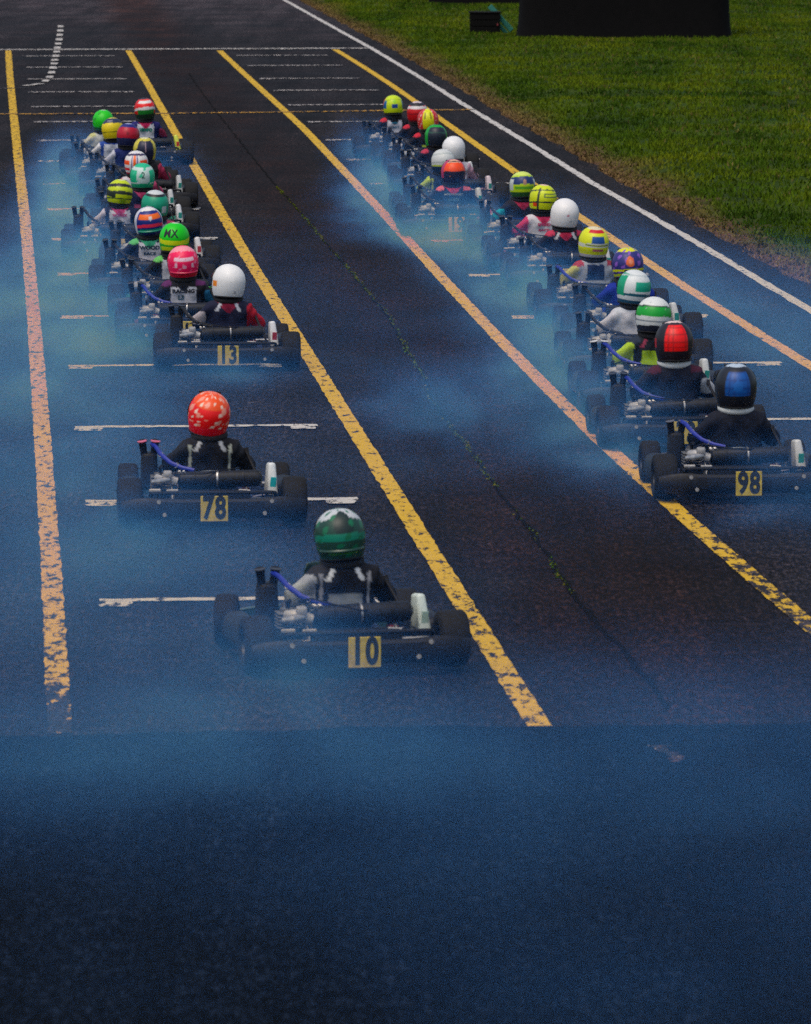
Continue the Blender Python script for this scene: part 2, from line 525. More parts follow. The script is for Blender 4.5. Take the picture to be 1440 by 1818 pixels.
# cracked centre seam with moss
SP = smooth_poly(SEAM, 500)
V, F = [], []
for i, (x, y) in enumerate(SP):
    x = lerp_poly(SEAM, y) * 0.7 + x * 0.3 + 0.008 * math.sin(y * 5.3) + rng.normal(0, 0.004)
    w = (0.0045 + 0.005 * abs(math.sin(y * 1.7)) + abs(rng.normal(0, 0.003))) * (1.5 if y < 33 else 1.0)
    V += [(x - w, y, 0.003), (x + w * 0.9, y, 0.003)]
    if i:
        F.append((2 * i - 2, 2 * i - 1, 2 * i + 1, 2 * i))
seam = part('pavement_seam', to_mesh('pavement_seam', V, F, 0, simple('seam_tar', (0.006, 0.0055, 0.0055), 0.9, 0, 0.4, 20, 0.02)), None, track)
V, F, Cc = [], [], []
for q in range(1500):
    y = 29.5 + (64 - 29.5) * rng.random()
    gate = math.sin(y * 0.9) + math.sin(y * 2.7 + 1) * 0.7 + (0.5 if y > 36 else -0.4)
    if rng.random() > 0.5 + 0.35 * gate:
        continue
    x = lerp_poly(SEAM, y) + 0.008 * math.sin(y * 5.3) + rng.normal(0, 0.010)
    h, w, a = 0.006 + 0.012 * rng.random(), 0.006 + 0.008 * rng.random(), rng.random() * 3.14
    o = len(V)
    dx, dy2 = w * math.cos(a), w * math.sin(a)
    V += [(x - dx, y - dy2, 0.002), (x + dx, y + dy2, 0.002), (x - dy2 * 0.4, y + dx * 0.4, h)]
    F.append((o, o + 1, o + 2))
    c = (0.055 + 0.08 * rng.random(), 0.085 + 0.07 * rng.random(), 0.004)
    Cc += [c] * 3
me = to_mesh('moss', V, F, 0, M_TUFT)
set_attr(me, 'paint', Cc, 'FLOAT_COLOR')
tag(part('moss', me, None, track), kind='stuff')

# lawn beside the track
def lawn_h(x, y, d):
    h = 0.030 * math.sin(0.9 * x + 0.35 * y) + 0.028 * math.sin(0.31 * y - 0.5 * x + 2) + 0.016 * math.sin(2.1 * y + 1.3 * x) + 0.012 * math.sin(3.7 * x - 1.9 * y)
    rut = math.exp(-((y - (83.5 + 0.35 * x + 0.6 * math.sin(x))) / 0.8) ** 2) * (1.0 if x > 1.5 else 0.0)
    h -= 0.05 * rut
    return -0.02 + min(1.0, d / 1.2) * (h + 0.055) + 0.006 * d
ys = np.concatenate([np.arange(6, 145, 0.5), np.arange(145, 270, 4)])
ds = np.concatenate([np.arange(0, 3, 0.25), np.arange(3, 14, 0.5), np.geomspace(14, 160, 16)])
V, F, E = [], [], []
for y in ys:
    e = lerp_poly(WE, y) + 0.30
    for d in ds:
        V.append((e + d, y, lawn_h(e + d, y, d) if d > 0 else -0.03))
        E.append(min(4.0, d))
nd = len(ds)
for i in range(len(ys) - 1):
    for k in range(nd - 1):
        a = i * nd + k
        F.append((a, a + 1, a + nd + 1, a + nd))
me = to_mesh('lawn', V, F, 180, M_LAWN)
set_attr(me, 'edge', E)
lawn = tag(part('lawn', me, None, None), kind='structure')

N = 150000
yy = 46.0 + 92.0 * rng.random(N) ** 1.05
dd = rng.random(N) ** 1.15 * 13.5
pos = [(lerp_poly(WE, y) + 0.33 + d, y, d) for y, d in zip(yy, dd)]
V = np.zeros((N * 6, 3)); C3 = np.zeros((N * 6, 3))
kx = 0
for (x, y, d) in pos:
    if abs(x) > y * 0.0735 + 0.5:
        continue
    n1 = 0.5 + 0.30 * math.sin(x * 1.3 + 0.8 * math.sin(y * 0.5)) * math.sin(y * 0.33 + x * 0.4) + 0.30 * math.sin(x * 2.9 + y * 0.71 + 2 * math.sin(x * 0.9)) * math.sin(y * 0.93 - x * 1.7)
    n1 = min(1.0, max(0.0, n1))
    if x > 1.5 and abs(y - (83.5 + 0.35 * x + 0.6 * math.sin(x))) < 0.9:
        n1 *= 0.25  # shade of the rut painted into the blade colour
    dry = max(0.0, 1.0 - d / (0.42 + 0.5 * n1)) if d < 1.4 else (0.55 if rng.random() < 0.05 else 0.0)
    z0 = lawn_h(x, y, d) - 0.005
    g = np.array((0.020 + 0.062 * n1 ** 1.3 + 0.008 * rng.random(), 0.046 + 0.058 * n1 + 0.012 * rng.random(), 0.002)) * (0.75 + 0.25 * min(1, n1 / 0.3))
    b3 = np.array((0.10, 0.06, 0.026)) * (0.6 + 0.8 * rng.random())
    c = (g * (1 - dry) + b3 * 1.25 * dry) * 1.35
    for q in range(2):
        a = rng.random() * 6.28
        h = (0.03 + 0.045 * rng.random()) * (0.65 if d < 0.5 else 1.0)
        w = 0.010 + 0.012 * rng.random()
        dx, dy2 = w * math.cos(a), w * math.sin(a)
        ox, oy = rng.normal(0, 0.02), rng.normal(0, 0.02)
        V[kx:kx + 3] = ((x + ox - dx, y + oy - dy2, z0), (x + ox + dx, y + oy + dy2, z0), (x + ox + rng.normal(0, 0.02), y + oy + rng.normal(0, 0.02), z0 + h))
        C3[kx:kx + 3] = c
        kx += 3
V, C3 = V[:kx], C3[:kx]
me = bpy.data.meshes.new('grass')
me.vertices.add(kx); me.vertices.foreach_set('co', V.ravel())
me.loops.add(kx); me.loops.foreach_set('vertex_index', np.arange(kx, dtype=np.int32))
me.polygons.add(kx // 3); me.polygons.foreach_set('loop_start', np.arange(0, kx, 3, dtype=np.int32))
me.update(calc_edges=True)
me.materials.append(M_TUFT)
set_attr(me, 'paint', C3, 'FLOAT_COLOR')
tag(part('grass', me, None, None), 'short green turf with dry brown fringe beside the track', kind='stuff')

# ---------------------------------------------------------------- dark stacks on the grass at the top
M_TARP = simple('black_tarpaulin', (0.0045, 0.0042, 0.0045), 0.9, 0, 0.35, 8, 0.1)
def tarp_stack(name, c, s, label, seed):
    """sheeted stack: sagging top, folds down the sides, skirt spreading on the grass"""
    rg = np.random.default_rng(seed)
    nu, nv = 64, 12
    V, F = [], []
    for j in range(nv + 1):
        t = j / nv
        for i in range(nu):
            a = 2 * math.pi * i / nu
            ca, sa = math.cos(a), math.sin(a)
            p = 7.0
            r = (abs(ca) ** p + abs(sa) ** p) ** (-1 / p)
            fl = 1.0 + 0.035 * (1 - t) ** 6 + 0.010 * math.sin(a * 17 + seed) * (1 - t) + 0.006 * math.sin(a * 31 + 2 * t)
            V.append((ca * r * s[0] / 2 * fl, sa * r * s[1] / 2 * fl, s[2] * t + 0.012 * math.sin(5 * a) * t))
    for j in range(nv):
        for i in range(nu):
            a, b2 = j * nu + i, j * nu + (i + 1) % nu
            F.append((a, b2, b2 + nu, a + nu))
    o = len(V)
    V.append((0, 0, s[2] * 1.02))
    for i in range(nu):
        F.append((nv * nu + i, nv * nu + (i + 1) % nu, o))
    root = part(name, to_mesh(name, V, F, 50), M_TARP, None, c)
    tag(root, label, 'stack')
    return root
tarp_stack('covered_stack', (4.22, 109.2, lawn_h(4.2, 108.4, 4) - 0.03), (3.98, 1.9, 2.0), 'big black sheeted block standing on the grass behind the track', 3)
tarp_stack('covered_stack', (1.66, 130.9, lawn_h(1.6, 130, 3) - 0.03), (2.2, 1.4, 1.3), 'black block farther back, partly hidden behind the big sheeted block', 8)
# black crate
cr = bpy.data.objects.new('crate', None); COL.objects.link(cr)
cr.location = (1.57, 111.7, lawn_h(1.57, 111.3, 1.9) - 0.01)
tag(cr, 'small black crate on the grass beside the big black block', 'crate')
M_CRATE = simple('black_crate_board', (0.005, 0.005, 0.005), 0.85, 0, 0.3, 10, 0.1)
slat = MB().rbox((0, 0, 0), (0.60, 0.025, 0.118), 0.006, 1).mesh('slat')
side = MB().rbox((0, 0, 0), (0.025, 0.50, 0.118), 0.006, 1).mesh('side_slat')
for k in range(3):
    for s in (-1, 1):
        part('slat', slat, M_CRATE, cr, (0, s * 0.262, 0.085 + 0.130 * k))
        part('side_slat', side, M_CRATE, cr, (s * 0.286, 0, 0.085 + 0.130 * k))
part('lid', MB().rbox((0, 0, 0.425), (0.63, 0.58, 0.03), 0.008, 1).mesh('lid'), M_CRATE, cr)
for s in (-1, 1):
    part('runner', MB().rbox((0, 0, 0), (0.07, 0.5, 0.024), 0.004, 1).mesh('runner'), M_CRATE, cr, (s * 0.24, 0, 0.012))
part('catch', MB().rbox((0.245, -0.302, 0.19), (0.03, 0.02, 0.04), 0.004, 1).mesh('catch'), simple('red_catch', (0.25, 0.03, 0.04), 0.5), cr)
# teal board leaning between crate and stack
tb = bpy.data.objects.new('leaning_board', None); COL.objects.link(tb)
tb.location = (2.20, 111.9, lawn_h(2.2, 111, 2.4))
tb.rotation_euler = (R(-8), R(-42), 0)
tag(tb, 'teal green double board leaning between the black crate and block', 'board')
M_TEAL = simple('teal_paint', (0.006, 0.15, 0.115), 0.6, 0, 0.2, 6)
for k, (x, w, l) in enumerate(((-0.02, 0.10, 0.66), (-0.135, 0.075, 0.56))):
    part('plank', MB().rbox((x, 0, 0.12 + l / 2), (w, 0.03, l), 0.006, 1).mesh('plank'), M_TEAL, tb)
part('batten', MB().rbox((-0.07, 0.03, 0.5), (0.20, 0.025, 0.05), 0.004, 1).mesh('batten'), M_CRATE, tb)
part('prop', MB().tube([(-0.05, 0.04, 0.5), (-0.38, 0.10, 0.08)], 0.014, 6).mesh('prop'), M_CRATE, tb)

# ================================================================== SIGNED-DISTANCE BODIES
def surface_nets(Fv, org, h):
    ins = Fv < 0
    nx, ny, nz = Fv.shape
    cells = np.zeros((nx - 1, ny - 1, nz - 1), dtype=np.int8)
    for dx in (0, 1):
        for dy in (0, 1):
            for dz in (0, 1):
                cells += ins[dx:nx - 1 + dx, dy:ny - 1 + dy, dz:nz - 1 + dz]
    act = (cells > 0) & (cells < 8)
    I = np.argwhere(act)
    idx = -np.ones(act.shape, dtype=np.int64)
    idx[act] = np.arange(len(I))
    acc = np.zeros((len(I), 3)); cnt = np.zeros(len(I))
    cor = [(a, b2, c) for a in (0, 1) for b2 in (0, 1) for c in (0, 1)]
    for a in cor:
        for ax in range(3):
            if a[ax]:
                continue
            b2 = list(a); b2[ax] = 1
            fa = Fv[I[:, 0] + a[0], I[:, 1] + a[1], I[:, 2] + a[2]]
            fb = Fv[I[:, 0] + b2[0], I[:, 1] + b2[1], I[:, 2] + b2[2]]
            m = (fa < 0) != (fb < 0)
            t = np.where(m, fa / np.where(m, fa - fb, 1), 0)
            P = np.tile(np.array(a, dtype=float), (len(I), 1))
            P[:, ax] = t
            acc[m] += P[m]; cnt[m] += 1
    V = (I + acc / cnt[:, None]) * h + np.array(org)
    faces = []
    for ax in range(3):
        o1, o2 = (ax + 1) % 3, (ax + 2) % 3
        sl0 = [slice(1, -1)] * 3; sl1 = [slice(1, -1)] * 3
        sl0[ax] = slice(0, -1); sl1[ax] = slice(1, None)
        A, B = ins[tuple(sl0)], ins[tuple(sl1)]
        E2 = np.argwhere(A != B)
        sgn = A[tuple(E2.T)]
        base = E2.copy(); base[:, o1] += 1; base[:, o2] += 1
        def cell(d1, d2):
            q = base.copy(); q[:, o1] += d1; q[:, o2] += d2
            return idx[tuple(q.T)]
        Q = np.stack([cell(-1, -1), cell(0, -1), cell(0, 0), cell(-1, 0)], 1)
        Q[~sgn] = Q[~sgn][:, ::-1]
        faces.append(Q)
    return V, np.concatenate(faces)

def caps_sdf(prims, lo, hi, h, k):
    """prims: (p, q, r0, r1[, flatten-axis scale]) tapered capsules blended with radius k"""
    ax = [np.arange(lo[i], hi[i] + h, h) for i in range(3)]
    X, Y, Z = np.meshgrid(*ax, indexing='ij')
    P = np.stack([X, Y, Z], -1)
    D = None
    for pr in prims:
        a, b2, r0, r1 = np.array(pr[0], float), np.array(pr[1], float), pr[2], pr[3]
        ab = b2 - a
        L = max(1e-9, ab.dot(ab))
        t = np.clip(((P - a) @ ab) / L, 0, 1)
        d = np.linalg.norm(P - a - t[..., None] * ab, axis=-1) - (r0 + (r1 - r0) * t)
        if D is None:
            D = d
        else:
            hh = np.clip(0.5 + 0.5 * (D - d) / k, 0, 1)
            D = D * (1 - hh) + d * hh - k * hh * (1 - hh)
    return surface_nets(D, lo, h)

WHEEL_C = Vector((0, 0.64, 0.335))           # steering wheel centre
def body_prims(turn):
    """seated child driver; turn slides the hands round the wheel"""
    dz = 0.05 * turn
    pr = []
    for s in (-1, 1):
        pr += [((s * 0.05, .40, .17), (s * 0.055, .33, .30), .098, .100),
               ((s * 0.055, .33, .30), (s * 0.058, .285, .405), .100, .080),
               ((s * 0.02, .275, .440), (s * 0.118, .278, .424), .066, .056),
               ((s * 0.130, .280, .420), (s * 0.232, .375, .312), .058, .047),
               ((s * 0.232, .375, .312), (s * 0.140, .585, .335 + s * dz), .044, .030),
               ((s * 0.075, .42, .15), (s * 0.120, .73, .25), .078, .056),
               ((s * 0.120, .73, .25), (s * 0.150, .97, .125), .054, .038)]
    pr += [((0, .275, .455), (0, .285, .56), .060, .052), ((0, .295, .60), (0, .30, .64), .085, .085)]
    return pr

BODY = []
for turn in (0.0, 0.9, -0.9):
    BV, BF = caps_sdf(body_prims(turn), (-0.34, 0.16, 0.03), (0.34, 1.06, 0.78), 0.0112, 0.022)
    # cloth folds
    fold = 0.0060 * np.sin(BV[:, 2] * 62 + 3 * np.sin(BV[:, 0] * 19) + 5 * BV[:, 1]) * np.sin(BV[:, 0] * 27 + BV[:, 1] * 23)
    cen = np.array((0, 0.33, 0.33))
    dirv = BV - cen; dirv /= np.linalg.norm(dirv, axis=1)[:, None]
    BODY.append((BV + dirv * fold[:, None], BF))

def glove_mesh(s, turn):
    """gloved hand closed round the wheel rim: palm, four bent fingers, thumb"""
    wx, wy, wz = s * 0.140, .585, .335 + s * 0.05 * turn
    c = np.array((s * 0.132, .632, .340 + s * 0.05 * turn))
    pr = [((wx, wy, wz), (wx * 0.97, wy + .03, wz + .004), .029, .027),
          ((c[0], c[1] - .022, c[2] - .022), (c[0], c[1] - .022, c[2] + .024), .016, .016)]
    for i, (oz, l) in enumerate(((.030, .026), (.011, .030), (-.008, .028), (-.026, .022))):
        k1 = c + np.array((s * 0.014, -.004, oz)); k2 = c + np.array((s * 0.016, .016 + l * .3, oz)); k3 = c + np.array((-s * 0.006, .022 + l * .3, oz - .002))
        root = c + np.array((s * 0.004, -.024, oz * .9))
        pr += [(root, k1, .0095, .0088), (k1, k2, .0088, .0080), (k2, k3, .0080, .0072)]
    t1 = c + np.array((-s * 0.018, -.016, .030)); t2 = c + np.array((-s * 0.020, .010, .038))
    pr += [(c + np.array((-s * 0.004, -.026, .012)), t1, .0105, .0095), (t1, t2, .0095, .0080)]
    V, F = caps_sdf(pr, tuple(c - np.array((.055, .085, .065))), tuple(c + np.array((.055, .055, .065))), 0.0045, 0.004)
    return to_mesh('glove', V, F, 180)
GLOVES = [[glove_mesh(s, t) for s in (-1, 1)] for t in (0.0, 0.9, -0.9)]
BOOTS = []
for s in (-1, 1):
    V, F = caps_sdf([((s * .150, .955, .135), (s * .154, 1.0, .085), .043, .042), ((s * .154, 1.0, .085), (s * .158, 1.075, .135), .040, .033), ((s * .158, 1.075, .135), (s * .160, 1.10, .17), .033, .026)],
                    (s * .155 - .08, .88, .02), (s * .155 + .08, 1.16, .24), 0.010, 0.015)
    BOOTS.append(to_mesh('boot', V, F, 180))

def paint_suit(V, sp):
    """colours of a race suit from a small description"""
    n = len(V)
    C = np.tile(np.array(sp['base'], float), (n, 1))
    x, y, z = V[:, 0], V[:, 1], V[:, 2]
    ax = np.abs(x)
    arm = (ax > 0.142 + 0.10 * np.clip(z - 0.40, 0, 1)) & (z < 0.47) & (y < 0.66) & (z > 0.27)
    sh = (z > 0.440) & (ax > 0.055) & (y < 0.40)
    leg = (y > 0.52) & (z < 0.31)
    if 'arm' in sp: C[arm] = sp['arm']
    if 'arm_r' in sp: C[arm & (x > 0)] = sp['arm_r']
    if 'arm_l' in sp: C[arm & (x < 0)] = sp['arm_l']
    if 'leg' in sp: C[leg] = sp['leg']
    back = (y < 0.33)
    if 'panel' in sp:
        w = sp.get('panel_w', 0.10)
        top = sp.get('panel_top', 0.452)
        C[back & (ax < w + 0.1 * (0.42 - z) * 0.25) & (z < top) & (z > sp.get('panel_lo', 0.2))] = sp['panel']
    if 'panel2' in sp:
        C[back & (ax < 0.085) & (z < 0.34) & (z > 0.28)] = sp['panel2']
    if 'yoke' in sp:
        C[back & (ax < 0.075 - (0.47 - z) * 0.9) & (z > 0.40)] = sp['yoke']
    if 'sh' in sp: C[sh & (ax > 0.100)] = sp['sh']
    if 'sh_r' in sp: C[sh & (ax > 0.100) & (x > 0)] = sp['sh_r']
    if 'sh_l' in sp: C[sh & (ax > 0.100) & (x < 0)] = sp['sh_l']
    if 'pipe' in sp:
        C[back & (np.abs(ax - 0.118) < 0.008) & (z < 0.45)] = sp['pipe']
    if 'strap' in sp:
        C[back & (np.abs(ax - (0.045 + (0.49 - z) * 0.55)) < 0.012) & (z > 0.405)] = sp['strap']
    if 'collar' in sp: C[(z > 0.487) & (ax < 0.09)] = sp['collar']
    if 'elbow_l' in sp: C[(x < -0.17) & (z < 0.40) & (z > 0.30) & (y < 0.42)] = sp['elbow_l']
    if 'elbow_r' in sp: C[(x > 0.17) & (z < 0.40) & (z > 0.30) & (y < 0.42)] = sp['elbow_r']
    if 'low' in sp: C[back & (z < 0.325) & (ax < 0.13)] = sp['low']
    return C

# ---------------------------------------------------------------- helmets
HA, HB, HC, HD = 0.124, 0.148, 0.128, 0.122
def helmet_point(az, el, grow=0.0):
    """az 0 = straight back (-Y), positive to the right; el from -1 (bottom rim) to 1 (crown)"""
    back = math.cos(az)
    if el >= 0:
        ph = el * math.pi / 2
        rr, z = math.cos(ph) ** 0.94, HC * math.sin(ph) ** 1.0
    else:
        rr = 1.0 - 0.17 * (-el) ** 2.2
        low = HD * (1.0 - 0.10 * max(0, back))
        z = low * el
    b = HB * (1.0 + (0.10 * (1 - abs(el)) if back < 0 and el < 0.3 else 0.0) * max(0, -back))
    x = math.sin(az) * rr * (HA + grow)
    y = -back * rr * (b + grow)
    return Vector((x, y, z + grow * (1 if el > 0 else 0) * math.sin(max(0, el) * math.pi / 2)))
NA, NE = 72, 40
HV, HF, HAZ, HEL = [], [], [], []
for j in range(NE + 1):
    el = -1.0 + 1.985 * j / NE
    for i in range(NA):
        az = 2 * math.pi * i / NA - math.pi
        HV.append(helmet_point(az, el)); HAZ.append(math.degrees(az)); HEL.append(el)
for j in range(NE):
    for i in range(NA):
        a, b2 = j * NA + i, j * NA + (i + 1) % NA
        HF.append((a, b2, b2 + NA, a + NA))
HF.append(tuple(NE * NA + i for i in range(NA)))
HAZ, HEL = np.array(HAZ), np.array(HEL)
m = MB()
m.tube([helmet_point(2 * math.pi * i / 40, -1.0) + Vector((0, 0, 0.002)) for i in range(41)], 0.0065, 8, False)
TRIM = m.mesh('rim_trim')
V, F = [], []
for j in range(11):
    for i in range(31):
        V.append(helmet_point(math.pi + R(-78 + 156 * i / 30), -0.42 + 0.80 * j / 10, 0.004))
for j in range(10):
    for i in range(30):
        a = j * 31 + i
        F.append((a, a + 1, a + 32, a + 31))
VISOR = to_mesh('visor', V, F, 180)
VENT = MB().rbox((0, 0, 0), (0.034, 0.05, 0.012), 0.005, 2).mesh('vent')
V, F = [], []                                    # low rear spoiler lip
for j in range(4):
    for i in range(25):
        az = R(-62 + 124 * i / 24)
        V.append(helmet_point(az, -0.66 + 0.16 * j / 3, 0.002 + (0.012 if j in (1,) else 0.009 if j == 2 else 0.0) * math.cos(az) ** 0.6))
for j in range(3):
    for i in range(24):
        a = j * 25 + i
        F.append((a, a + 1, a + 26, a + 25))
SPOILER = to_mesh('rear_spoiler', V, F, 180)
HINGE = MB().lathe_x([(0, .0001), (0, .017), (.006, .017), (.008, .012), (.008, .0001)], 16).mesh('visor_hinge')
REARVENT = MB().rbox((0, 0, 0), (.026, .010, .009), .003, 2).mesh('rear_vent')

def paint_helmet(layers, seed=0):
    C = np.zeros((len(HAZ), 3))
    rg = np.random.default_rng(seed)
    ph = rg.random(6) * 6.28
    for L in layers:
        k, c = L[0], L[-1]
        if k == 'base':
            C[:] = c
        elif k == 'band':            # el0, el1, sag with azimuth
            sag = L[3] if len(L) > 4 else 0.0
            e = HEL + sag * (np.abs(HAZ) / 90) ** 2
            C[(e >= L[1]) & (e < L[2])] = c
        elif k == 'rect':            # az0, az1, el0, el1
            C[(HAZ >= L[1]) & (HAZ < L[2]) & (HEL >= L[3]) & (HEL < L[4])] = c
        elif k == 'disc':            # az, el, r
            C[((HAZ - L[1]) / 70) ** 2 + (HEL - L[2]) ** 2 < L[3] ** 2] = c
        elif k == 'side':            # |az| > a
            C[np.abs(HAZ) > L[1]] = c
        elif k == 'swirl':           # freq, threshold
            v = np.sin(HAZ * 0.055 * L[1] + 3 * HEL * L[1] + ph[0]) * np.sin(HEL * 6.5 * L[1] - HAZ * 0.035 + ph[1]) + 0.5 * np.sin(HAZ * 0.11 * L[1] - HEL * 9 + ph[2])
            C[v > L[2]] = c
        elif k == 'mesh':            # grid of dark lines inside rect az0 az1 el0 el1
            inside = (HAZ >= L[1]) & (HAZ < L[2]) & (HEL >= L[3]) & (HEL < L[4])
            C[inside & ((np.abs((HAZ + 200) % 14 - 7) < 1.6))] = c
            C[inside & ((np.abs((HEL + 2) % 0.24 - 0.12) < 0.022))] = c
    m = C.mean(1, keepdims=True)
    return np.clip(m + (C - m) * 1.12, 0.003, 0.85)

def helmet_text(s, az, el, size, mat, parent, sx=1.0):
    me = text_mesh(s, size, size * 0.008, sx)
    bm = bmesh.new(); bm.from_mesh(me)
    bmesh.ops.triangulate(bm, faces=bm.faces)
    for _ in range(3):
        long = [e for e in bm.edges if e.calc_length() > 0.010]
        if long:
            bmesh.ops.subdivide_edges(bm, edges=long, cuts=1)
            bmesh.ops.triangulate(bm, faces=bm.faces)
    for v in bm.verts:
        v.co = helmet_point(R(az) + v.co.x / HA, el + v.co.y / HC / 1.45, 0.003)
    bm.to_mesh(me); bm.free()
    me.materials.clear()
    me.materials.append(mat)
    return part('lettering', me, None, parent)

# ================================================================== KART PARTS (rear axle over the origin, +Y ahead)
KM = {}
m = MB()
for s in (-1, 1):
    m.tube([(s * .24, -.14, .12), (s * .25, .0, .085), (s * .24, .30, .065), (s * .22, .60, .060), (s * .30, .85, .070), (s * .30, .98, .075), (s * .20, 1.08, .08)], .014, 8)
m.tube([(-.24, -.02, .085), (.24, -.02, .085)], .014, 8)
m.tube([(-.23, .40, .062), (.23, .40, .062)], .013, 8)
m.tube([(-.30, .93, .072), (.30, .93, .072)], .014, 8)
m.tube([(-.20, 1.08, .08), (.20, 1.08, .08)], .013, 8)
for s in (-1, 1):
    m.tube([(s * .20, .02, .10), (s * .19, .13, .24)], .009, 6)
    m.tube([(s * .26, .18, .06), (s * .48, .20, .10), (s * .48, .74, .10), (s * .27, .76, .06)], .010, 6)
KM['chassis_frame'] = m.mesh('chassis_frame')
KM['floor_tray'] = MB().rbox((0, .82, .044), (.46, .56, .006), .002, 1).mesh('floor_tray')
# seat shell
path = [(.66, .135), (.60, .085), (.50, .060), (.38, .062), (.29, .090), (.240, .135), (.215, .190), (.203, .245), (.197, .285)]
V, F = [], []
ns = 15
for i, (y, z) in enumerate(path):
    t = i / (len(path) - 1)
    hw = .165 - .012 * t - (0.02 if i in (0,) else 0)
    y0, z0 = path[max(0, i - 1)]; y1, z1 = path[min(len(path) - 1, i + 1)]
    tn = Vector((0, y1 - y0, z1 - z0)).normalized()
    nn = Vector((0, -tn.z, tn.y))
    if nn.z < 0 and i < 4: nn = -nn
    if i >= 4: nn = Vector((0, abs(tn.z), abs(tn.y)))
    for j in range(ns):
        u = -1 + 2 * j / (ns - 1)
        lift = .10 * (1 - .15 * t) * abs(u) ** 3.2
        top = -0.045 * abs(u) ** 2 if i == len(path) - 1 else 0
        V.append((hw * math.sin(u * 1.35) / math.sin(1.35), y + nn.y * lift, z + nn.z * lift + top))
n0 = len(V)
for i in range(len(path) - 1):
    for j in range(ns - 1):
        a = i * ns + j
        F.append((a, a + 1, a + ns + 1, a + ns))
me = to_mesh('seat', V, F, 180)
bm = bmesh.new(); bm.from_mesh(me)
bmesh.ops.recalc_face_normals(bm, faces=bm.faces)
bmesh.ops.solidify(bm, geom=list(bm.faces), thickness=0.007)
bm.to_mesh(me); bm.free(); me.shade_smooth()
KM['seat'] = me
edge = [V[i * ns] for i in range(3, len(path))] + [V[(len(path) - 1) * ns + j] for j in range(1, ns)] + [V[i * ns + ns - 1] for i in range(len(path) - 2, 2, -1)]
KM['seat_trim'] = MB().tube(edge, .0065, 6).mesh('seat_trim')
KM['rear_axle'] = MB().tube([(-.46, 0, 0), (.46, 0, 0)], .0145, 12).mesh('rear_axle')
def tyre(r, w, ri):
    h = w / 2
    prof = [(-h * .80, ri), (-h, ri + .012), (-h * 1.02, (r + ri) / 2), (-h * .96, r - .014), (-h * .80, r - .003), (-h * .4, r), (0, r + .0005), (h * .4, r), (h * .80, r - .003), (h * .96, r - .014), (h * 1.02, (r + ri) / 2), (h, ri + .012), (h * .80, ri)]
    return MB().lathe_x(prof, 36).mesh('tyre', 50)
def rim(w, ri):
    h = w / 2
    prof = [(-h * .82, ri + .004), (-h * .86, ri - .006), (-h * .55, ri - .014), (-h * .3, .034), (-h * .34, .022), (-h * .5, .020), (-h * .5, .001), (h * .5, .001), (h * .5, .020), (h * .34, .022), (h * .3, .034), (h * .55, ri - .014), (h * .86, ri - .006), (h * .82, ri + .004)]
    return MB().lathe_x(prof, 24).mesh('wheel', 40)
KM['tyre_rear'], KM['rim_rear'] = tyre(.1375, .142, .066), rim(.142, .066)
KM['tyre_front'], KM['rim_front'] = tyre(.128, .118, .064), rim(.118, .064)
# rear bumper: moulded plastic bar whose ends wrap forward behind the tyres
V, F = [], []
xs = np.linspace(-.535, .535, 31)
prof = [(-.030, -.055), (-.042, -.040), (-.050, .0), (-.044, .044), (-.028, .058), (.012, .058), (.026, .044), (.026, -.040), (.012, -.055)]
for x in xs:
    u = abs(x) / .535
    yb = -.190 + .055 * u ** 6
    sc = 0.98 + .16 * math.exp(-((u - .74) / .20) ** 2) - .25 * u ** 10
    zc = .112
    for py, pz in prof:
        V.append((x, yb + py, zc + pz * sc))
npf = len(prof)
for i in range(len(xs) - 1):
    for k in range(npf):
        a, b2 = i * npf + k, i * npf + (k + 1) % npf
        F.append((a, a + npf, b2 + npf, b2))
F.append(tuple(range(npf))); F.append(tuple((len(xs) - 1) * npf + k for k in range(npf))[::-1])
KM['rear_bumper'] = to_mesh('rear_bumper', V, F, 40)
KM['bumper_bolt'] = MB().lathe_x([(0, .0001), (0, .012), (.006, .012), (.006, .0001)], 8).mesh('bumper_bolt')
m = MB()
m.tube([(-.36, -.03, .13), (-.36, -.13, .195), (-.34, -.150, .200), (.34, -.150, .200), (.36, -.13, .195), (.36, -.03, .13)], .011, 8)
KM['bumper_tube'] = m.mesh('bumper_tube')
KM['number_plate'] = MB().rbox((0, 0, 0), (.158, .006, .148), .0028, 1).mesh('number_plate')
KM['silencer'] = MB().lathe_x([(-.235, .0001), (-.235, .022), (-.215, .046), (-.20, .049), (.22, .049), (.245, .044), (.262, .018), (.262, .0001)], 24).mesh('silencer')
m = MB()
m.lathe_x([(-.005, .050), (-.005, .053), (.005, .053), (.005, .050)], 24, closed=True)
KM['silencer_strap'] = m.mesh('silencer_strap')
m = MB().tube([(-.20, .02, .245), (-.255, .025, .258), (-.285, .045, .265), (-.315, .085, .262)], [.026, .030, .030, .024], 12)
m.rbox((-.258, .0, .292), (.052, .05, .045), .012, 2)
KM['exhaust_elbow'] = m.mesh('exhaust_elbow')
m = MB()
for k in range(26):
    pass
KM['spring'] = MB().tube([(.0085 * math.cos(k * 1.25), k * .0022, .0085 * math.sin(k * 1.25)) for k in range(36)], .0022, 5).mesh('spring')
# engine: crankcase, finned barrel, head
m = MB().rbox((-.295, .155, .125), (.13, .15, .11), .018, 2)
KM['engine'] = m.mesh('engine')
m = MB()
for k in range(5):
    m.rbox((-.295, .155, .196 + .017 * k), (.112, .112, .007), .002, 1)
m.tube([(-.295, .155, .18), (-.295, .155, .285)], .038, 12)
KM['cylinder_fins'] = m.mesh('cylinder_fins')
KM['spark_plug'] = MB().tube([(-.295, .155, .285), (-.295, .15, .315), (-.29, .125, .325)], [.010, .011, .011], 8).mesh('spark_plug')
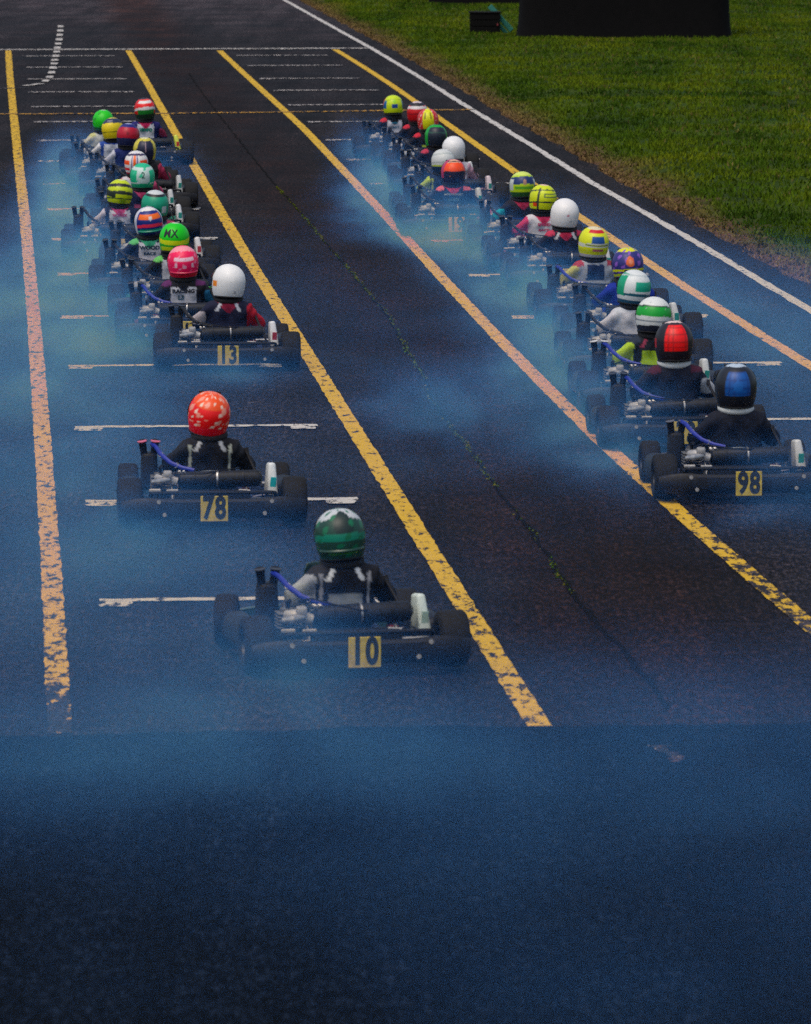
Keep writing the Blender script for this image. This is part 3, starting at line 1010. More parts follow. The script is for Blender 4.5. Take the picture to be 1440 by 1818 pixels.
# intake box with two trumpets
m = MB().rbox((-.365, .37, .275), (.105, .15, .22), .022, 3, taper=(.86, .86))
KM['intake_box'] = m.mesh('intake_box')
KM['trumpet'] = MB().tube([(0, .02, -.06), (0, .0, .0), (0, -.012, .045), (0, -.014, .050)], [.020, .021, .023, .027], 12).mesh('trumpet')
KM['trumpet_ring'] = MB().tube([(0, -.0135, .047), (0, -.0142, .052)], [.0285, .0285], 12).mesh('trumpet_ring')
KM['rear_tray'] = MB().rbox((0, -.05, .155), (.44, .10, .10), .02, 2).mesh('rear_tray')
KM['water_hose'] = MB().tube([(-.335, .33, .435), (-.315, .27, .425), (-.285, .20, .385), (-.235, .125, .345), (-.170, .085, .320), (-.10, .07, .305)], .0135, 8).mesh('water_hose')
KM['clamp'] = MB().lathe_x([(-.006, .0136), (-.006, .0165), (.006, .0165), (.006, .0136)], 12, closed=True).mesh('clamp')
KM['chain_guard'] = MB().rbox((0, 0, 0), (.068, .17, .19), .016, 3, taper=(.62, .7)).mesh('chain_guard')
KM['guard_sticker'] = MB().rbox((0, 0, 0), (.034, .004, .080), .0015, 1).mesh('guard_sticker')
KM['sprocket'] = MB().lathe_x([(-.003, .02), (-.003, .085), (.003, .085), (.003, .02)], 28, closed=True).mesh('sprocket')
KM['brake_disc'] = MB().lathe_x([(-.004, .025), (-.004, .078), (.004, .078), (.004, .025)], 28, closed=True).mesh('brake_disc')
KM['side_pod'] = MB().rbox((0, 0, 0), (.15, .52, .15), .045, 3, taper=(.8, .9)).mesh('side_pod')
m = MB()
tilt = Matrix.Rotation(R(-52), 4, 'X')
m.tube([WHEEL_C + (tilt @ Vector((.132 * math.cos(a), .118 * math.sin(a), 0))) for a in [2 * math.pi * k / 32 for k in range(33)]], .0115, 8, False)
for a in (math.pi / 2, R(210), R(330)):
    m.tube([WHEEL_C, WHEEL_C + (tilt @ Vector((.128 * math.cos(a), .114 * math.sin(a), 0)))], .009, 6)
KM['steering_wheel'] = m.mesh('steering_wheel')
KM['steering_column'] = MB().tube([(0, .65, .325), (0, .96, .09)], .011, 8).mesh('steering_column')
V, F = [], []
for j in range(7):
    t = j / 6
    for i in range(13):
        u = -1 + 2 * i / 12
        V.append(((.125 + .03 * (1 - t)) * u * (1 - .25 * t * abs(u)), .90 - .17 * t + .05 * u * u * -1 + .02, .13 + .30 * t))
for j in range(6):
    for i in range(12):
        a = j * 13 + i
        F.append((a, a + 1, a + 14, a + 13))
me = to_mesh('front_panel', V, F, 180)
bm = bmesh.new(); bm.from_mesh(me); bmesh.ops.recalc_face_normals(bm, faces=bm.faces); bmesh.ops.solidify(bm, geom=list(bm.faces), thickness=0.006); bm.to_mesh(me); bm.free(); me.shade_smooth()
KM['front_panel'] = me
V, F = [], []
xs = np.linspace(-.48, .48, 27)
for x in xs:
    u = abs(x) / .48
    y1 = 1.25 - .16 * u ** 3
    for py, pz in ((-.16, .05), (.0, .035), (.02, .07), (.0, .125), (-.08, .165), (-.16, .17)):
        V.append((x, y1 + py, pz * (1 - .15 * u ** 4)))
for i in range(len(xs) - 1):
    for k in range(6):
        a, b2 = i * 6 + k, i * 6 + (k + 1) % 6
        F.append((a, b2, b2 + 6, a + 6))
F.append(tuple(range(6))); F.append(tuple((len(xs) - 1) * 6 + k for k in range(6))[::-1])
KM['nose_cone'] = to_mesh('nose_cone', V, F, 40)
KM['stub_axle'] = MB().tube([(-.40, .93, .128), (.40, .93, .128)], .011, 8).mesh('stub_axle')
KM['lever'] = MB().tube([(.215, .30, .405), (.225, .28, .375), (.30, .12, .20)], [.017, .010, .008], 8).mesh('lever')
KM['fuel_tank'] = MB().rbox((0, .78, .12), (.16, .20, .14), .03, 2).mesh('fuel_tank')
KM['battery'] = MB().rbox((-.17, -.06, .165), (.06, .06, .05), .008, 2).mesh('battery')
KM['bracket'] = MB().rbox((0, 0, 0), (.07, .012, .018), .004, 1).mesh('bracket')

KM['brake_caliper'] = MB().rbox((0, 0, 0), (.05, .07, .06), .01, 2).mesh('brake_caliper')
KM['cable'] = MB().tube([(-.30, .10, .30), (-.26, .0, .33), (-.16, -.03, .318), (-.02, -.02, .305), (.10, .05, .31), (.20, .16, .30)], .0045, 6).mesh('cable')
KM['brake_line'] = MB().tube([(.20, .02, .19), (.24, -.05, .215), (.29, -.04, .20), (.30, .10, .12), (.26, .40, .08)], .004, 6).mesh('brake_line')
KM['seat_stay'] = MB().tube([(0, .0, .0), (.01, .06, .07), (.015, .16, .135)], .0085, 8).mesh('seat_stay')
KM['exhaust_flex'] = MB().tube([(-.30, .10, .235), (-.33, .05, .235), (-.335, .0, .245), (-.30, -.025, .255), (-.25, -.005, .262)], [.020, .022, .021, .022, .020], 12).mesh('exhaust_flex')
m = MB()
for k in range(14):
    m.rbox((-.235, .005 + .012 * k, .222 - .0035 * k), (.007, .009, .008), .0015, 1)
KM['chain'] = m.mesh('chain')
KM['bumper_stay'] = MB().tube([(0, -.02, .09), (0, -.10, .12), (0, -.165, .125)], .010, 8).mesh('bumper_stay')
KM['clutch_cover'] = MB().lathe_x([(-.02, .0001), (-.02, .05), (.0, .058), (.022, .058), (.022, .0001)], 20).mesh('clutch_cover')
PAINTS = {}
def plastic(c, rough=0.4):
    key = 'bodywork_%02d%02d%02d' % tuple(int(v * 99) for v in c)
    return simple(key, c, rough, 0, 0.12, 12)

def build_kart(loc, rz, spec):
    k = bpy.data.objects.new('racing_kart', None)
    COL.objects.link(k)
    k.location = loc
    k.rotation_euler = (0, 0, rz)
    P = lambda n, mt, loc=(0, 0, 0), rot=(0, 0, 0), par=None, nm=None, sc=None: part(nm or n, KM[n], mt, par or k, loc, rot, sc)
    body = plastic(spec['body'])
    P('chassis_frame', M_FRAME)
    P('floor_tray', M_BLACK2)
    st = P('seat', M_SEAT)
    P('seat_trim', spec.get('trim', M_SEATRIM), par=st)
    P('rear_axle', M_STEEL, (0, 0, .1375))
    P('sprocket', M_STEEL, (-.235, 0, .1375))
    P('brake_disc', M_STEEL, (.20, 0, .1375))
    for s in (-1, 1):
        w = P('rim_rear', M_RIM, (s * .479, 0, .1375), nm='wheel')
        P('tyre_rear', M_TYRE, par=w, nm='tyre', rot=(rng.random() * 6, 0, 0))
        w = P('rim_front', M_RIM, (s * .452, .93, .128), (0, 0, spec.get('steer', 0)), nm='wheel')
        P('tyre_front', M_TYRE, par=w, nm='tyre', rot=(rng.random() * 6, 0, 0))
        P('side_pod', M_BLACK, (s * .455, .46, .135))
    P('stub_axle', M_STEEL)
    bp = P('rear_bumper', M_BLACK)
    for x, z in ((-.33, .16), (.33, .16), (-.30, .085), (.28, .09)):
        P('bumper_bolt', M_ALU, (x + rng.normal(0, .01), -.247, z), (0, 0, R(-90)), bp)
    P('bumper_tube', M_BLACK2)
    pl = P('number_plate', M_PLATE, (0, -.247, .118))
    if spec.get('num'):
        t = spec['num']
        if t not in PAINTS:
            parts2 = []
            PAINTS[t] = [text_mesh(ch, .178, .0075, .70) for ch in t]
            for me2 in PAINTS[t]:
                me2.materials.clear(); me2.materials.append(M_NUM)
        for i, me2 in enumerate(PAINTS[t]):
            part('digit', me2, None, pl, ((i - (len(t) - 1) / 2) * .071, -.0042, 0), (R(90), 0, 0))
    si = P('silencer', M_SILENCER, (.03 + rng.normal(0, .012), .045, .258 + rng.normal(0, .006)), (0, R(rng.normal(0, 1.5)), R(rng.normal(0, 2))))
    for x in (-.13, .0, .15):
        P('silencer_strap', M_STEEL if x == 0 else M_BLACK2, (x, 0, 0), par=si)
    P('exhaust_elbow', M_ALU)
    for x in (-.19, -.165):
        P('spring', M_STEEL, (x, -.01, .30), par=si, rot=(0, 0, 0)).location = (x - .03, -.03, .045)
    en = P('engine', M_BLACK2)
    P('cylinder_fins', M_DULL, par=en)
    P('spark_plug', M_BLACK, par=en)
    ib = P('intake_box', M_BLACK, (rng.normal(0, .01), rng.normal(0, .015), rng.normal(0, .012)))
    for x, tl in ((-.400, -9), (-.335, 7)):
        P('trumpet', M_BLACK, (x, .335, .405), (0, R(tl), 0), par=ib)
        P('trumpet_ring', plastic(spec.get('ring', (.03, .03, .035))), (x, .335, .405), (0, R(tl), 0), par=ib)
    ho = P('water_hose', M_HOSE if spec.get('hose') else M_BLACK, (0, 0, 0))
    P('clamp', M_STEEL, (-.285, .20, .385), (0, R(35), R(40)), ho)
    P('clamp', M_STEEL, (-.20, .103, .332), (0, R(20), R(30)), ho)
    cg = P('chain_guard', plastic(spec.get('guard', (.50, .51, .5))), (.352, .14, .245), (R(-6), R(rng.normal(-4, 3)), R(4)))
    P('guard_sticker', plastic(spec.get('sticker', (.02, .25, .2))), (.002, -.0795, -.03), (R(9), R(6), 0), cg)
    P('bracket', M_ALU, (-.235, -.085, .205), (0, 0, R(8)))
    P('bracket', M_ALU, (.185, -.075, .200), (0, R(5), 0))
    P('bracket', M_ALU, (-.335, -.06, .205))
    P('battery', M_BLACK)
    P('rear_tray', M_BLACK2)
    P('brake_caliper', plastic(spec.get('caliper', (.30, .03, .03))), (.20, .055, .175))
    P('cable', M_BLACK, (0, 0, rng.normal(0, .008)), (0, R(rng.normal(0, 3)), 0))
    P('brake_line', M_BLACK2)
    for s in (-1, 1):
        P('seat_stay', M_BLACK2, (s * .215, .0, .11), (0, 0, R(8 * s)))
        P('bumper_stay', M_BLACK2, (s * .225, 0, 0))
    P('exhaust_flex', M_STEEL)
    P('chain', M_DULL)
    P('clutch_cover', M_DULL, (-.215, .155, .125))
    P('lever', M_BLACK)
    P('steering_wheel', M_BLACK)
    P('steering_column', M_STEEL)
    P('front_panel', body)
    P('nose_cone', body)
    P('fuel_tank', M_WHITEPL)
    return k

# neck brace ring and its pale lining
m = MB()
m.tube([(.088 * math.cos(a), .30 + .085 * math.sin(a), .500 + .012 * math.sin(a)) for a in [2 * math.pi * k / 28 for k in range(29)]], .023, 10, False)
BRACE = m.mesh('neck_brace', 180)

BVH = [BVHTree.FromPolygons([tuple(v) for v in BV], [tuple(f) for f in BF]) for BV, BF in BODY]
def suit_text(s, z, size, mat, parent, pose, x0=0.0, sx=1.0, bold=0.05):
    me = text_mesh(s, size, size * bold, sx)
    bm = bmesh.new(); bm.from_mesh(me)
    bmesh.ops.triangulate(bm, faces=bm.faces)
    for _ in range(2):
        long = [e for e in bm.edges if e.calc_length() > 0.02]
        if long:
            bmesh.ops.subdivide_edges(bm, edges=long, cuts=1)
            bmesh.ops.triangulate(bm, faces=bm.faces)
    for v in bm.verts:
        o = Vector((x0 + v.co.x, -1.0, z + v.co.y))
        hit = BVH[pose].ray_cast(o, Vector((0, 1, 0)))
        v.co = (hit[0] if hit[0] else Vector((o.x, .2, o.z))) + Vector((0, -0.006, 0))
    bm.to_mesh(me); bm.free()
    me.materials.clear(); me.materials.append(mat)
    return part('lettering', me, None, parent)

def build_driver(loc, rz, sp):
    pose = sp.get('pose', int(rng.integers(0, 3)))
    BV, BF = BODY[pose]
    me = bpy.data.meshes.new('person')
    me.from_pydata(BV.tolist(), [], BF.tolist())
    me.shade_smooth()
    me.materials.append(M_SUIT)
    set_attr(me, 'paint', paint_suit(BV, sp['suit']), 'FLOAT_COLOR')
    me.update()
    o = part('person', me, None, None, loc, (0, 0, rz))
    k = sp['h'] / 0.760
    o.rotation_euler = (0, R(sp.get('lean', rng.normal(0, 0.9))), rz + R(rng.normal(0, 2.5)))
    o.scale = (0.5 + 0.5 * k, 0.5 + 0.5 * k, k)
    for i in (0, 1):
        part('glove', GLOVES[pose][i], M_GLOVE, o)
        part('boot', BOOTS[i], M_BOOT, o)
    part('neck_brace', BRACE, plastic(sp['brace'], .85) if 'brace' in sp else M_BRACE, o)
    hm = to_mesh('helmet', HV, HF, 180, M_HELMET)
    set_attr(hm, 'paint', paint_helmet(sp['hel'], sp.get('seed', 0)), 'FLOAT_COLOR')
    h = part('helmet', hm, None, o, (sp.get('hx', 0), .295, .632), (R(sp.get('nod', rng.normal(5, 3))), R(sp.get('roll', rng.normal(0, 3))), R(sp.get('yaw', rng.normal(0, 6)))))
    part('rim_trim', TRIM, M_BLACK, h)
    part('visor', VISOR, M_VISOR, h)
    for s in (-1, 1):
        q = helmet_point(math.pi + R(30 * s), 0.50, .001)
        part('vent', VENT, M_BLACK, h, q, (R(-42), 0, R(-20 * s)))
        q = helmet_point(R(104 * s), 0.02, -.002)
        part('visor_hinge', HINGE, M_BLACK, h, q, (0, 0, 0 if s > 0 else math.pi))
    if sp.get('spoiler'):
        part('rear_spoiler', SPOILER, plastic(sp['spoiler'], .35), h)
    for t in sp.get('htext', []):
        helmet_text(t[0], t[1], t[2], t[3], plastic(t[4]), h, t[5] if len(t) > 5 else 1.0)
    for t in sp.get('text', []):
        suit_text(t[0], t[1], t[2], plastic(t[3], .8), o, pose, *(t[4:] if len(t) > 4 else ()))
    return o

# ------------------------------------------------------------------ the field
BLK = (.010, .010, .014); NAVY = (.008, .012, .050); WHT = (.74, .74, .72); GRY = (.42, .42, .43); RED = (.62, .012, .020); PNK = (.75, .03, .16)
GRN = (.02, .36, .03); NEON = (.50, .66, .012); YEL = (.68, .60, .010); ORG = (.80, .10, .010); TEAL = (.006, .30, .17); BLU = (.010, .045, .32); CYAN = (.01, .42, .55); DGR = (.010, .07, .035)
KARTS = [
 # name, helmet x, helmet y, helmet-top height, heading offset(deg), kart spec, driver spec
 ('L1', -0.310, 27.114, .747, 8.0, dict(hose=1, num='10', body=(.02, .05, .03), guard=(.55, .62, .55), sticker=(.30, .42, .34), steer=R(-14)),
  dict(pose=1, roll=-4, yaw=-6, nod=2, hx=-.01, seed=3, spoiler=(.01, .05, .03), hel=[('base', (.012, .05, .035)), ('band', .55, 1.1, .25, (.50, .52, .53)), ('disc', 8, .42, .40, (.008, .022, .02)), ('band', -.12, .12, .12, (.01, .19, .12)), ('swirl', 1.6, .72, (.01, .13, .06)), ('rect', -40, 40, -.75, -.62, (.03, .16, .02))],
       suit=dict(base=BLK, arm_l=(.36, .37, .38), elbow_l=(.40, .42, .40), strap=WHT, sh_l=(.02, .02, .025), pipe=(.30, .30, .32), panel2=(.25, .27, .28), leg=(.3, .32, .3))),
  'dark green helmet with pale crown', 'black suit with grey sleeve'),
 ('L2', -1.152, 32.856, .744, 0.8, dict(hose=1, num='78', body=(.03, .05, .12), guard=(.62, .64, .62), sticker=(.01, .40, .42), ring=(.6, .12, .2)),
  dict(seed=11, hel=[('base', (.78, .012, .03)), ('band', .30, 1.1, -.1, (.80, .10, .03)), ('swirl', 1.5, .62, (.82, .32, .24)), ('swirl', 2.3, .95, (.80, .62, .50)), ('band', -1, -.45, .1, (.80, .006, .045))],
       suit=dict(base=BLK, pipe=(.42, .44, .36), strap=(.5, .5, .5), arm=(.014, .016, .022))),
  'bright red and orange helmet', 'black suit with pale piping'),
 ('L3', -1.363, 42.425, .761, 0.0, dict(num='13', body=(.03, .03, .04), guard=(.62, .62, .62), sticker=(.35, .03, .05)),
  dict(hel=[('base', (.76, .76, .74)), ('rect', 70, 92, -.35, .0, (.75, .25, .05)), ('rect', -92, -70, -.35, .0, (.75, .25, .05)), ('disc', 2, -.62, .10, (.45, .45, .46)), ('band', -1.1, -.92, (.03, .03, .04))],
       suit=dict(base=(.010, .012, .035), arm_r=(.42, .01, .025), elbow_l=(.45, .40, .42), strap=(.55, .56, .6), collar=(.45, .02, .05), yoke=(.25, .012, .04))),
  'plain white helmet with small orange side marks', 'navy suit with red right sleeve'),
 ('L4', -1.761, 44.540, .746, 0.0, dict(hose=1, body=(.5, .02, .1), guard=(.60, .62, .6), sticker=(.1, .4, .25)),
  dict(seed=5, spoiler=(.55, .01, .06), hel=[('base', (.80, .012, .11)), ('band', .62, 1.1, .25, (.80, .30, .34)), ('rect', -42, 42, .18, .30, (.80, .55, .60)), ('swirl', 2.2, .9, (.80, .22, .34)), ('disc', 0, -.12, .12, (.75, .35, .45)), ('rect', -36, -28, -.2, .08, (.8, .5, .58)), ('rect', 28, 36, -.2, .08, (.8, .5, .58)), ('band', -1, -.55, (.62, .008, .05))],
       suit=dict(base=BLK, panel=(.50, .50, .54), panel_top=.428, yoke=BLK, sh=(.10, .02, .10), elbow_r=(.02, .16, .30)), text=[('RACING', .398, .042, (.01, .012, .02), 0, 1.15), ('L3', .345, .05, (.03, .09, .12), -.02)]),
  'bright pink helmet', 'black suit with white back panel'),
 ('L5', -1.945, 46.958, .762, 0.0, dict(body=(.05, .4, .03), guard=(.5, .6, .52)),
  dict(hel=[('base', (.02, .52, .02)), ('band', .86, 1.1, (.5, .6, .45)), ('band', -.42, -.10, -.18, (.62, .70, .01)), ('band', -.62, -.42, -.1, (.03, .36, .03)), ('rect', -50, 50, -.86, -.6, (.50, .64, .01)), ('band', -1.1, -.9, BLK)],
       htext=[('MX', -4, .24, .095, (.008, .02, .012), 0.95)], suit=dict(base=BLK, panel=(.45, .45, .48), sh=(.12, .45, .10), yoke=BLK)),
  'bright green helmet with yellow band and MX lettering', 'black suit with green shoulders'),
 ('L6', -2.219, 49.073, .753, 0.0, dict(body=(.02, .06, .3), guard=(.6, .6, .6)),
  dict(spoiler=(.01, .22, .14), hel=[('base', (.010, .022, .16)), ('band', .66, 1.1, .1, (.72, .70, .66)), ('rect', -56, 56, .22, .48, (.80, .16, .02)), ('disc', 0, .27, .10, (.7, .6, .55)), ('band', -.22, .02, .18, (.72, .05, .09)), ('rect', -50, 50, -.62, -.38, (.01, .26, .15)), ('side', 68, (.55, .55, .62)), ('band', -1.1, -.78, NAVY)],
       suit=dict(base=(.010, .018, .05), panel=(.58, .56, .60), panel_w=.095, sh=(.10, .42, .14), yoke=(.05, .40, .20)), text=[('WOOD', .405, .046, (.01, .03, .06), 0, 1.1), ('RACE', .352, .036, (.01, .04, .08), 0, 1.2)]),
  'navy helmet with orange bands and white crown', 'dark suit with green shoulders'),
 ('L7', -2.251, 51.289, .759, 0.0, dict(body=(.3, .3, .3), guard=(.62, .6, .58), sticker=(.5, .05, .07)),
  dict(seed=8, hel=[('base', (.012, .28, .16)), ('band', .62, 1.1, (.55, .58, .58)), ('band', .48, .62, .05, BLK), ('rect', -48, -22, -.55, .0, (.55, .58, .56)), ('rect', 22, 48, -.55, .0, (.55, .58, .56)), ('disc', 0, -.35, .26, (.01, .12, .08)), ('band', -1.1, -.8, (.01, .03, .03))],
       suit=dict(base=(.012, .02, .05), panel=(.3, .3, .36), sh=(.4, .06, .12), elbow_r=(.45, .08, .14))),
  'green, black and white helmet', 'navy suit with pink shoulders'),
 ('L8', -2.728, 53.505, .721, 0.0, dict(body=(.4, .4, .05), guard=(.6, .6, .6)),
  dict(yaw=8, roll=5, hel=[('base', (.50, .60, .015)), ('band', .42, .62, .22, BLK), ('band', .02, .20, .25, (.02, .03, .02)), ('rect', -100, -25, -.35, .12, (.02, .03, .02)), ('band', -.42, -.30, .2, (.05, .09, .02)), ('disc', 10, -.60, .25, (.22, .34, .02)), ('band', .84, 1.1, (.6, .62, .3)), ('band', -1.1, -.85, BLK)],
       suit=dict(base=(.012, .02, .06), panel=(.55, .54, .60), panel_w=.10, collar=PNK, yoke=(.62, .06, .18), arm_l=(.5, .46, .52), low=(.35, .36, .42)), text=[('VOREX', .405, .038, (.50, .04, .16), 0, 1.15), ('TEAM', .33, .03, (.02, .05, .09), 0, 1.2)]),
  'yellow-green helmet with slanted black bands', 'suit with pale back panel and pink lettering'),
 ('L9', -2.605, 55.822, .740, 0.0, dict(body=(.05, .3, .2), guard=(.62, .62, .62), sticker=(.02, .3, .25)),
  dict(seed=21, hel=[('base', (.50, .62, .58)), ('band', .55, 1.1, (.03, .42, .22)), ('rect', -100, -34, -.5, .35, (.02, .40, .20)), ('rect', 34, 100, -.5, .35, (.02, .40, .20)), ('swirl', 1.4, .8, (.06, .45, .26)), ('band', -1.1, -.55, .1, (.012, .32, .15))],
       htext=[('2', 0, .12, .085, (.01, .10, .06))], suit=dict(base=NAVY, collar=(.45, .03, .10), yoke=(.5, .05, .14), arm_l=(.5, .4, .45), panel2=(.35, .05, .12))),
  'mint green and white helmet with a figure 2', 'navy suit with pink collar'),
 ('L10', -2.782, 58.138, .732, 0.0, dict(body=(.5, .5, .5)),
  dict(hel=[('base', (.70, .68, .66)), ('rect', -14, 14, -.5, 1.1, (.62, .62, .68)), ('rect', -9, 9, -.5, .55, (.80, .15, .03)), ('rect', -18, -11, -.5, .7, (.02, .03, .18)), ('rect', 11, 18, -.5, .7, (.02, .03, .18)), ('rect', -80, -26, -.05, .22, (.80, .10, .02)), ('rect', 26, 80, -.05, .22, (.80, .10, .02)), ('band', .50, .66, .1, (.04, .03, .08)), ('rect', -80, -26, -.6, -.35, (.75, .04, .05)), ('band', -1.1, -.8, (.5, .03, .06))],
       suit=dict(base=(.55, .50, .52), yoke=PNK, arm=(.5, .06, .14), panel=(.5, .48, .52))),
  'white helmet with orange blocks and dark blue stripe', 'white and pink suit'),
 ('L11', -2.794, 60.556, .740, 0.0, dict(body=(.04, .04, .05)),
  dict(hel=[('base', (.55, .48, .08)), ('band', .80, 1.1, (.62, .58, .36)), ('rect', -46, 46, -1, .62, (.012, .014, .04)), ('rect', -3, 3, -.1, .6, (.35, .25, .28)), ('swirl', 2.0, 1.0, (.05, .05, .03)), ('rect', -38, 38, -1, .55, (.012, .014, .04)), ('rect', -3, 3, -.1, .5, (.35, .25, .28))],
       suit=dict(base=BLK, arm_r=(.4, .03, .08))),
  'black-backed helmet framed by yellow sides', 'black suit with red right sleeve'),
 ('L12', -3.096, 62.772, .777, 0.0, dict(body=(.02, .03, .2)),
  dict(yaw=-8, hel=[('base', (.40, .012, .035)), ('band', .52, 1.1, .12, (.012, .016, .14)), ('band', .80, 1.1, (.35, .36, .5)), ('band', -1.1, -.2, .1, (.012, .016, .06)), ('disc', 5, .15, .1, (.22, .01, .02))],
       suit=dict(base=(.010, .02, .12), arm_l=(.5, .5, .56))),
  'dark red helmet with navy crown', 'dark blue suit with white left sleeve'),
 ('L13', -3.359, 64.585, .748, 0.0, dict(body=(.1, .2, .5)),
  dict(yaw=-18, roll=-5, hel=[('base', (.70, .55, .008)), ('band', .40, .82, .1, (.02, .03, .07)), ('band', .82, 1.1, (.6, .5, .1)), ('rect', -20, 30, .5, .62, (.2, .2, .25)), ('band', -.30, -.18, .12, (.25, .22, .02))],
       suit=dict(base=(.02, .06, .30), panel=(.55, .57, .62), arm_l=(.6, .6, .62), arm_r=(.02, .05, .2))),
  'yellow helmet with a dark upper band', 'blue suit with white patches'),
 ('L14', -3.532, 66.398, .749, 0.0, dict(body=(.1, .4, .05)),
  dict(seed=2, hel=[('base', (.03, .50, .015)), ('band', .84, 1.1, (.4, .55, .35)), ('swirl', 1.4, .85, (.015, .25, .012)), ('band', -1.1, -.6, (.012, .10, .03))],
       suit=dict(base=(.55, .56, .50), sh=(.5, .5, .2), arm=(.55, .55, .45))),
  'plain leaf green helmet', 'white suit'),
 ('L15', -3.142, 68.614, .784, 0.0, dict(body=(.05, .05, .06), guard=(.55, .62, .05), sticker=(.6, .05, .02)),
  dict(hel=[('base', (.55, .012, .02)), ('band', .72, 1.1, (.03, .012, .018)), ('rect', -55, 55, .62, .74, (.72, .10, .08)), ('rect', -58, 58, .40, .60, (.70, .68, .66)), ('rect', -70, 70, .20, .40, (.72, .02, .02)), ('band', .02, .20, .2, (.64, .62, .60)), ('rect', -50, 50, -.45, .02, (.012, .16, .02)), ('band', -1.1, -.45, (.010, .03, .015))],
       suit=dict(base=(.012, .016, .10), panel=(.62, .62, .66), panel_w=.10, yoke=(.60, .02, .10), collar=(.5, .5, .58), sh=(.02, .02, .14), elbow_r=(.35, .03, .08)), text=[('TEMPO', .385, .048, (.01, .22, .16), 0, 1.0, .09)]),
  'red and white banded helmet, green lower back', 'leading the left file'),
 ('R1', 2.016, 34.115, .790, 0.5, dict(hose=1, num='98', body=(.03, .03, .05), ring=(.10, .10, .12)),
  dict(brace=(.55, .57, .55), hel=[('base', (.008, .010, .016)), ('band', .78, 1.1, .08, (.42, .50, .58)), ('rect', -38, 38, -.35, .58, (.012, .085, .30)), ('mesh', -38, 38, -.35, .58, (.010, .05, .20)), ('disc', 0, .1, .2, (.015, .11, .36)), ('band', -1.1, -.8, BLK)],
       suit=dict(base=(.008, .010, .020), collar=(.4, .4, .42))),
  'black helmet with a blue back panel', 'plain black suit'),
 ('R2', 1.778, 36.986, .802, 0.5, dict(hose=1, num='33', body=(.04, .04, .05), guard=(.4, .45, .45)),
  dict(brace=(.55, .57, .55), hel=[('base', (.012, .008, .012)), ('band', .80, 1.1, .08, (.68, .52, .48)), ('rect', -38, 38, -.42, .66, (.80, .010, .012)), ('mesh', -38, 38, -.42, .66, (.42, .006, .012)), ('rect', -120, -72, -.3, .1, (.35, .02, .03)), ('rect', 72, 120, -.3, .1, (.35, .02, .03))],
       suit=dict(base=(.008, .010, .022), elbow_r=(.45, .46, .48), sh=(.06, .012, .03))),
  'black helmet with a red chequered back panel', 'black suit with white collar ring'),
 ('R3', 1.727, 39.403, .763, 0.5, dict(hose=1, ring=(.6, .6, .6), body=(.4, .5, .4)),
  dict(hel=[('base', (.66, .68, .66)), ('band', .02, .36, .08, (.012, .32, .04)), ('band', .36, .42, .08, (.02, .06, .03)), ('swirl', 2.4, 1.25, (.30, .33, .33)), ('band', -.34, -.22, (.25, .28, .3)), ('band', -1.1, -.55, .1, (.012, .016, .03))],
       suit=dict(base=(.010, .014, .02), arm_l=(.42, .60, .03), panel=(.42, .62, .02), panel_top=.385, panel_w=.085, sh=(.02, .03, .05), strap=(.3, .04, .08))),
  'white helmet with a green band', 'black suit with lime green patches'),
 ('R4', 1.693, 41.820, .765, 0.5, dict(body=(.1, .2, .45), guard=(.6, .5, .52)),
  dict(seed=14, roll=6, hel=[('base', (.64, .67, .66)), ('rect', -10, 75, -.10, .30, (.012, .32, .20)), ('band', -.42, -.24, .12, (.02, .10, .14)), ('rect', -110, -50, -.5, .6, (.02, .30, .16)), ('band', .55, .62, .1, (.45, .5, .5)), ('band', -1.1, -.72, (.02, .08, .14))],
       suit=dict(base=(.50, .52, .56), panel=(.58, .57, .60), arm=(.55, .54, .58))),
  'white helmet with teal patches', 'pale grey suit'),
 ('R5', 1.741, 44.137, .762, 0.5, dict(body=(.02, .04, .4)),
  dict(hel=[('base', (.03, .03, .16)), ('band', .62, 1.1, .05, (.62, .62, .02)), ('swirl', 1.8, .6, (.22, .10, .42)), ('disc', 4, .18, .22, (.70, .16, .06)), ('disc', 4, .18, .10, (.80, .30, .18)), ('band', -.36, -.20, .12, (.58, .60, .02)), ('band', -.70, -.52, .1, (.42, .52, .02)), ('band', -1.1, -.78, BLK)],
       suit=dict(base=(.008, .025, .28), collar=(.05, .01, .02))),
  'navy, purple and yellow helmet with an orange disc', 'royal blue suit'),
 ('R6', 1.584, 46.454, .764, 0.5, dict(hose=1, body=(.3, .3, .05), guard=(.62, .6, .3)),
  dict(hel=[('base', (.62, .66, .015)), ('rect', -52, 52, .50, .72, (.50, .012, .03)), ('band', .72, 1.1, (.66, .60, .40)), ('rect', -26, 26, .08, .36, (.012, .07, .24)), ('band', -.18, .06, .06, (.58, .60, .50)), ('rect', -50, 50, -.08, .0, (.2, .25, .05)), ('band', -.62, -.36, (.50, .55, .02)), ('rect', -24, 24, -.5, -.3, (.35, .12, .12)), ('band', -1.1, -.74, (.45, .45, .46))],
       suit=dict(base=(.36, .38, .42), panel=(.012, .022, .07), panel_w=.075, panel_lo=.32, sh=(.35, .04, .06), arm_l=(.50, .48, .12), low=(.40, .42, .46), collar=(.5, .5, .5))),
  'yellow helmet with red crown band', 'grey and dark blue suit'),
 ('R7', 1.415, 49.879, .774, 0.5, dict(body=(.3, .05, .08), guard=(.5, .5, .5)),
  dict(hel=[('base', (.76, .75, .73)), ('disc', -2, .02, .07, (.50, .20, .24)), ('disc', 14, -.42, .07, (.45, .44, .45)), ('band', -1.1, -.9, (.35, .35, .36))],
       suit=dict(base=(.012, .012, .024), collar=(.12, .01, .03), yoke=(.50, .02, .06), strap=(.55, .55, .56), sh=(.45, .03, .07))),
  'all-white helmet in mid right file', 'black suit with red collar'),
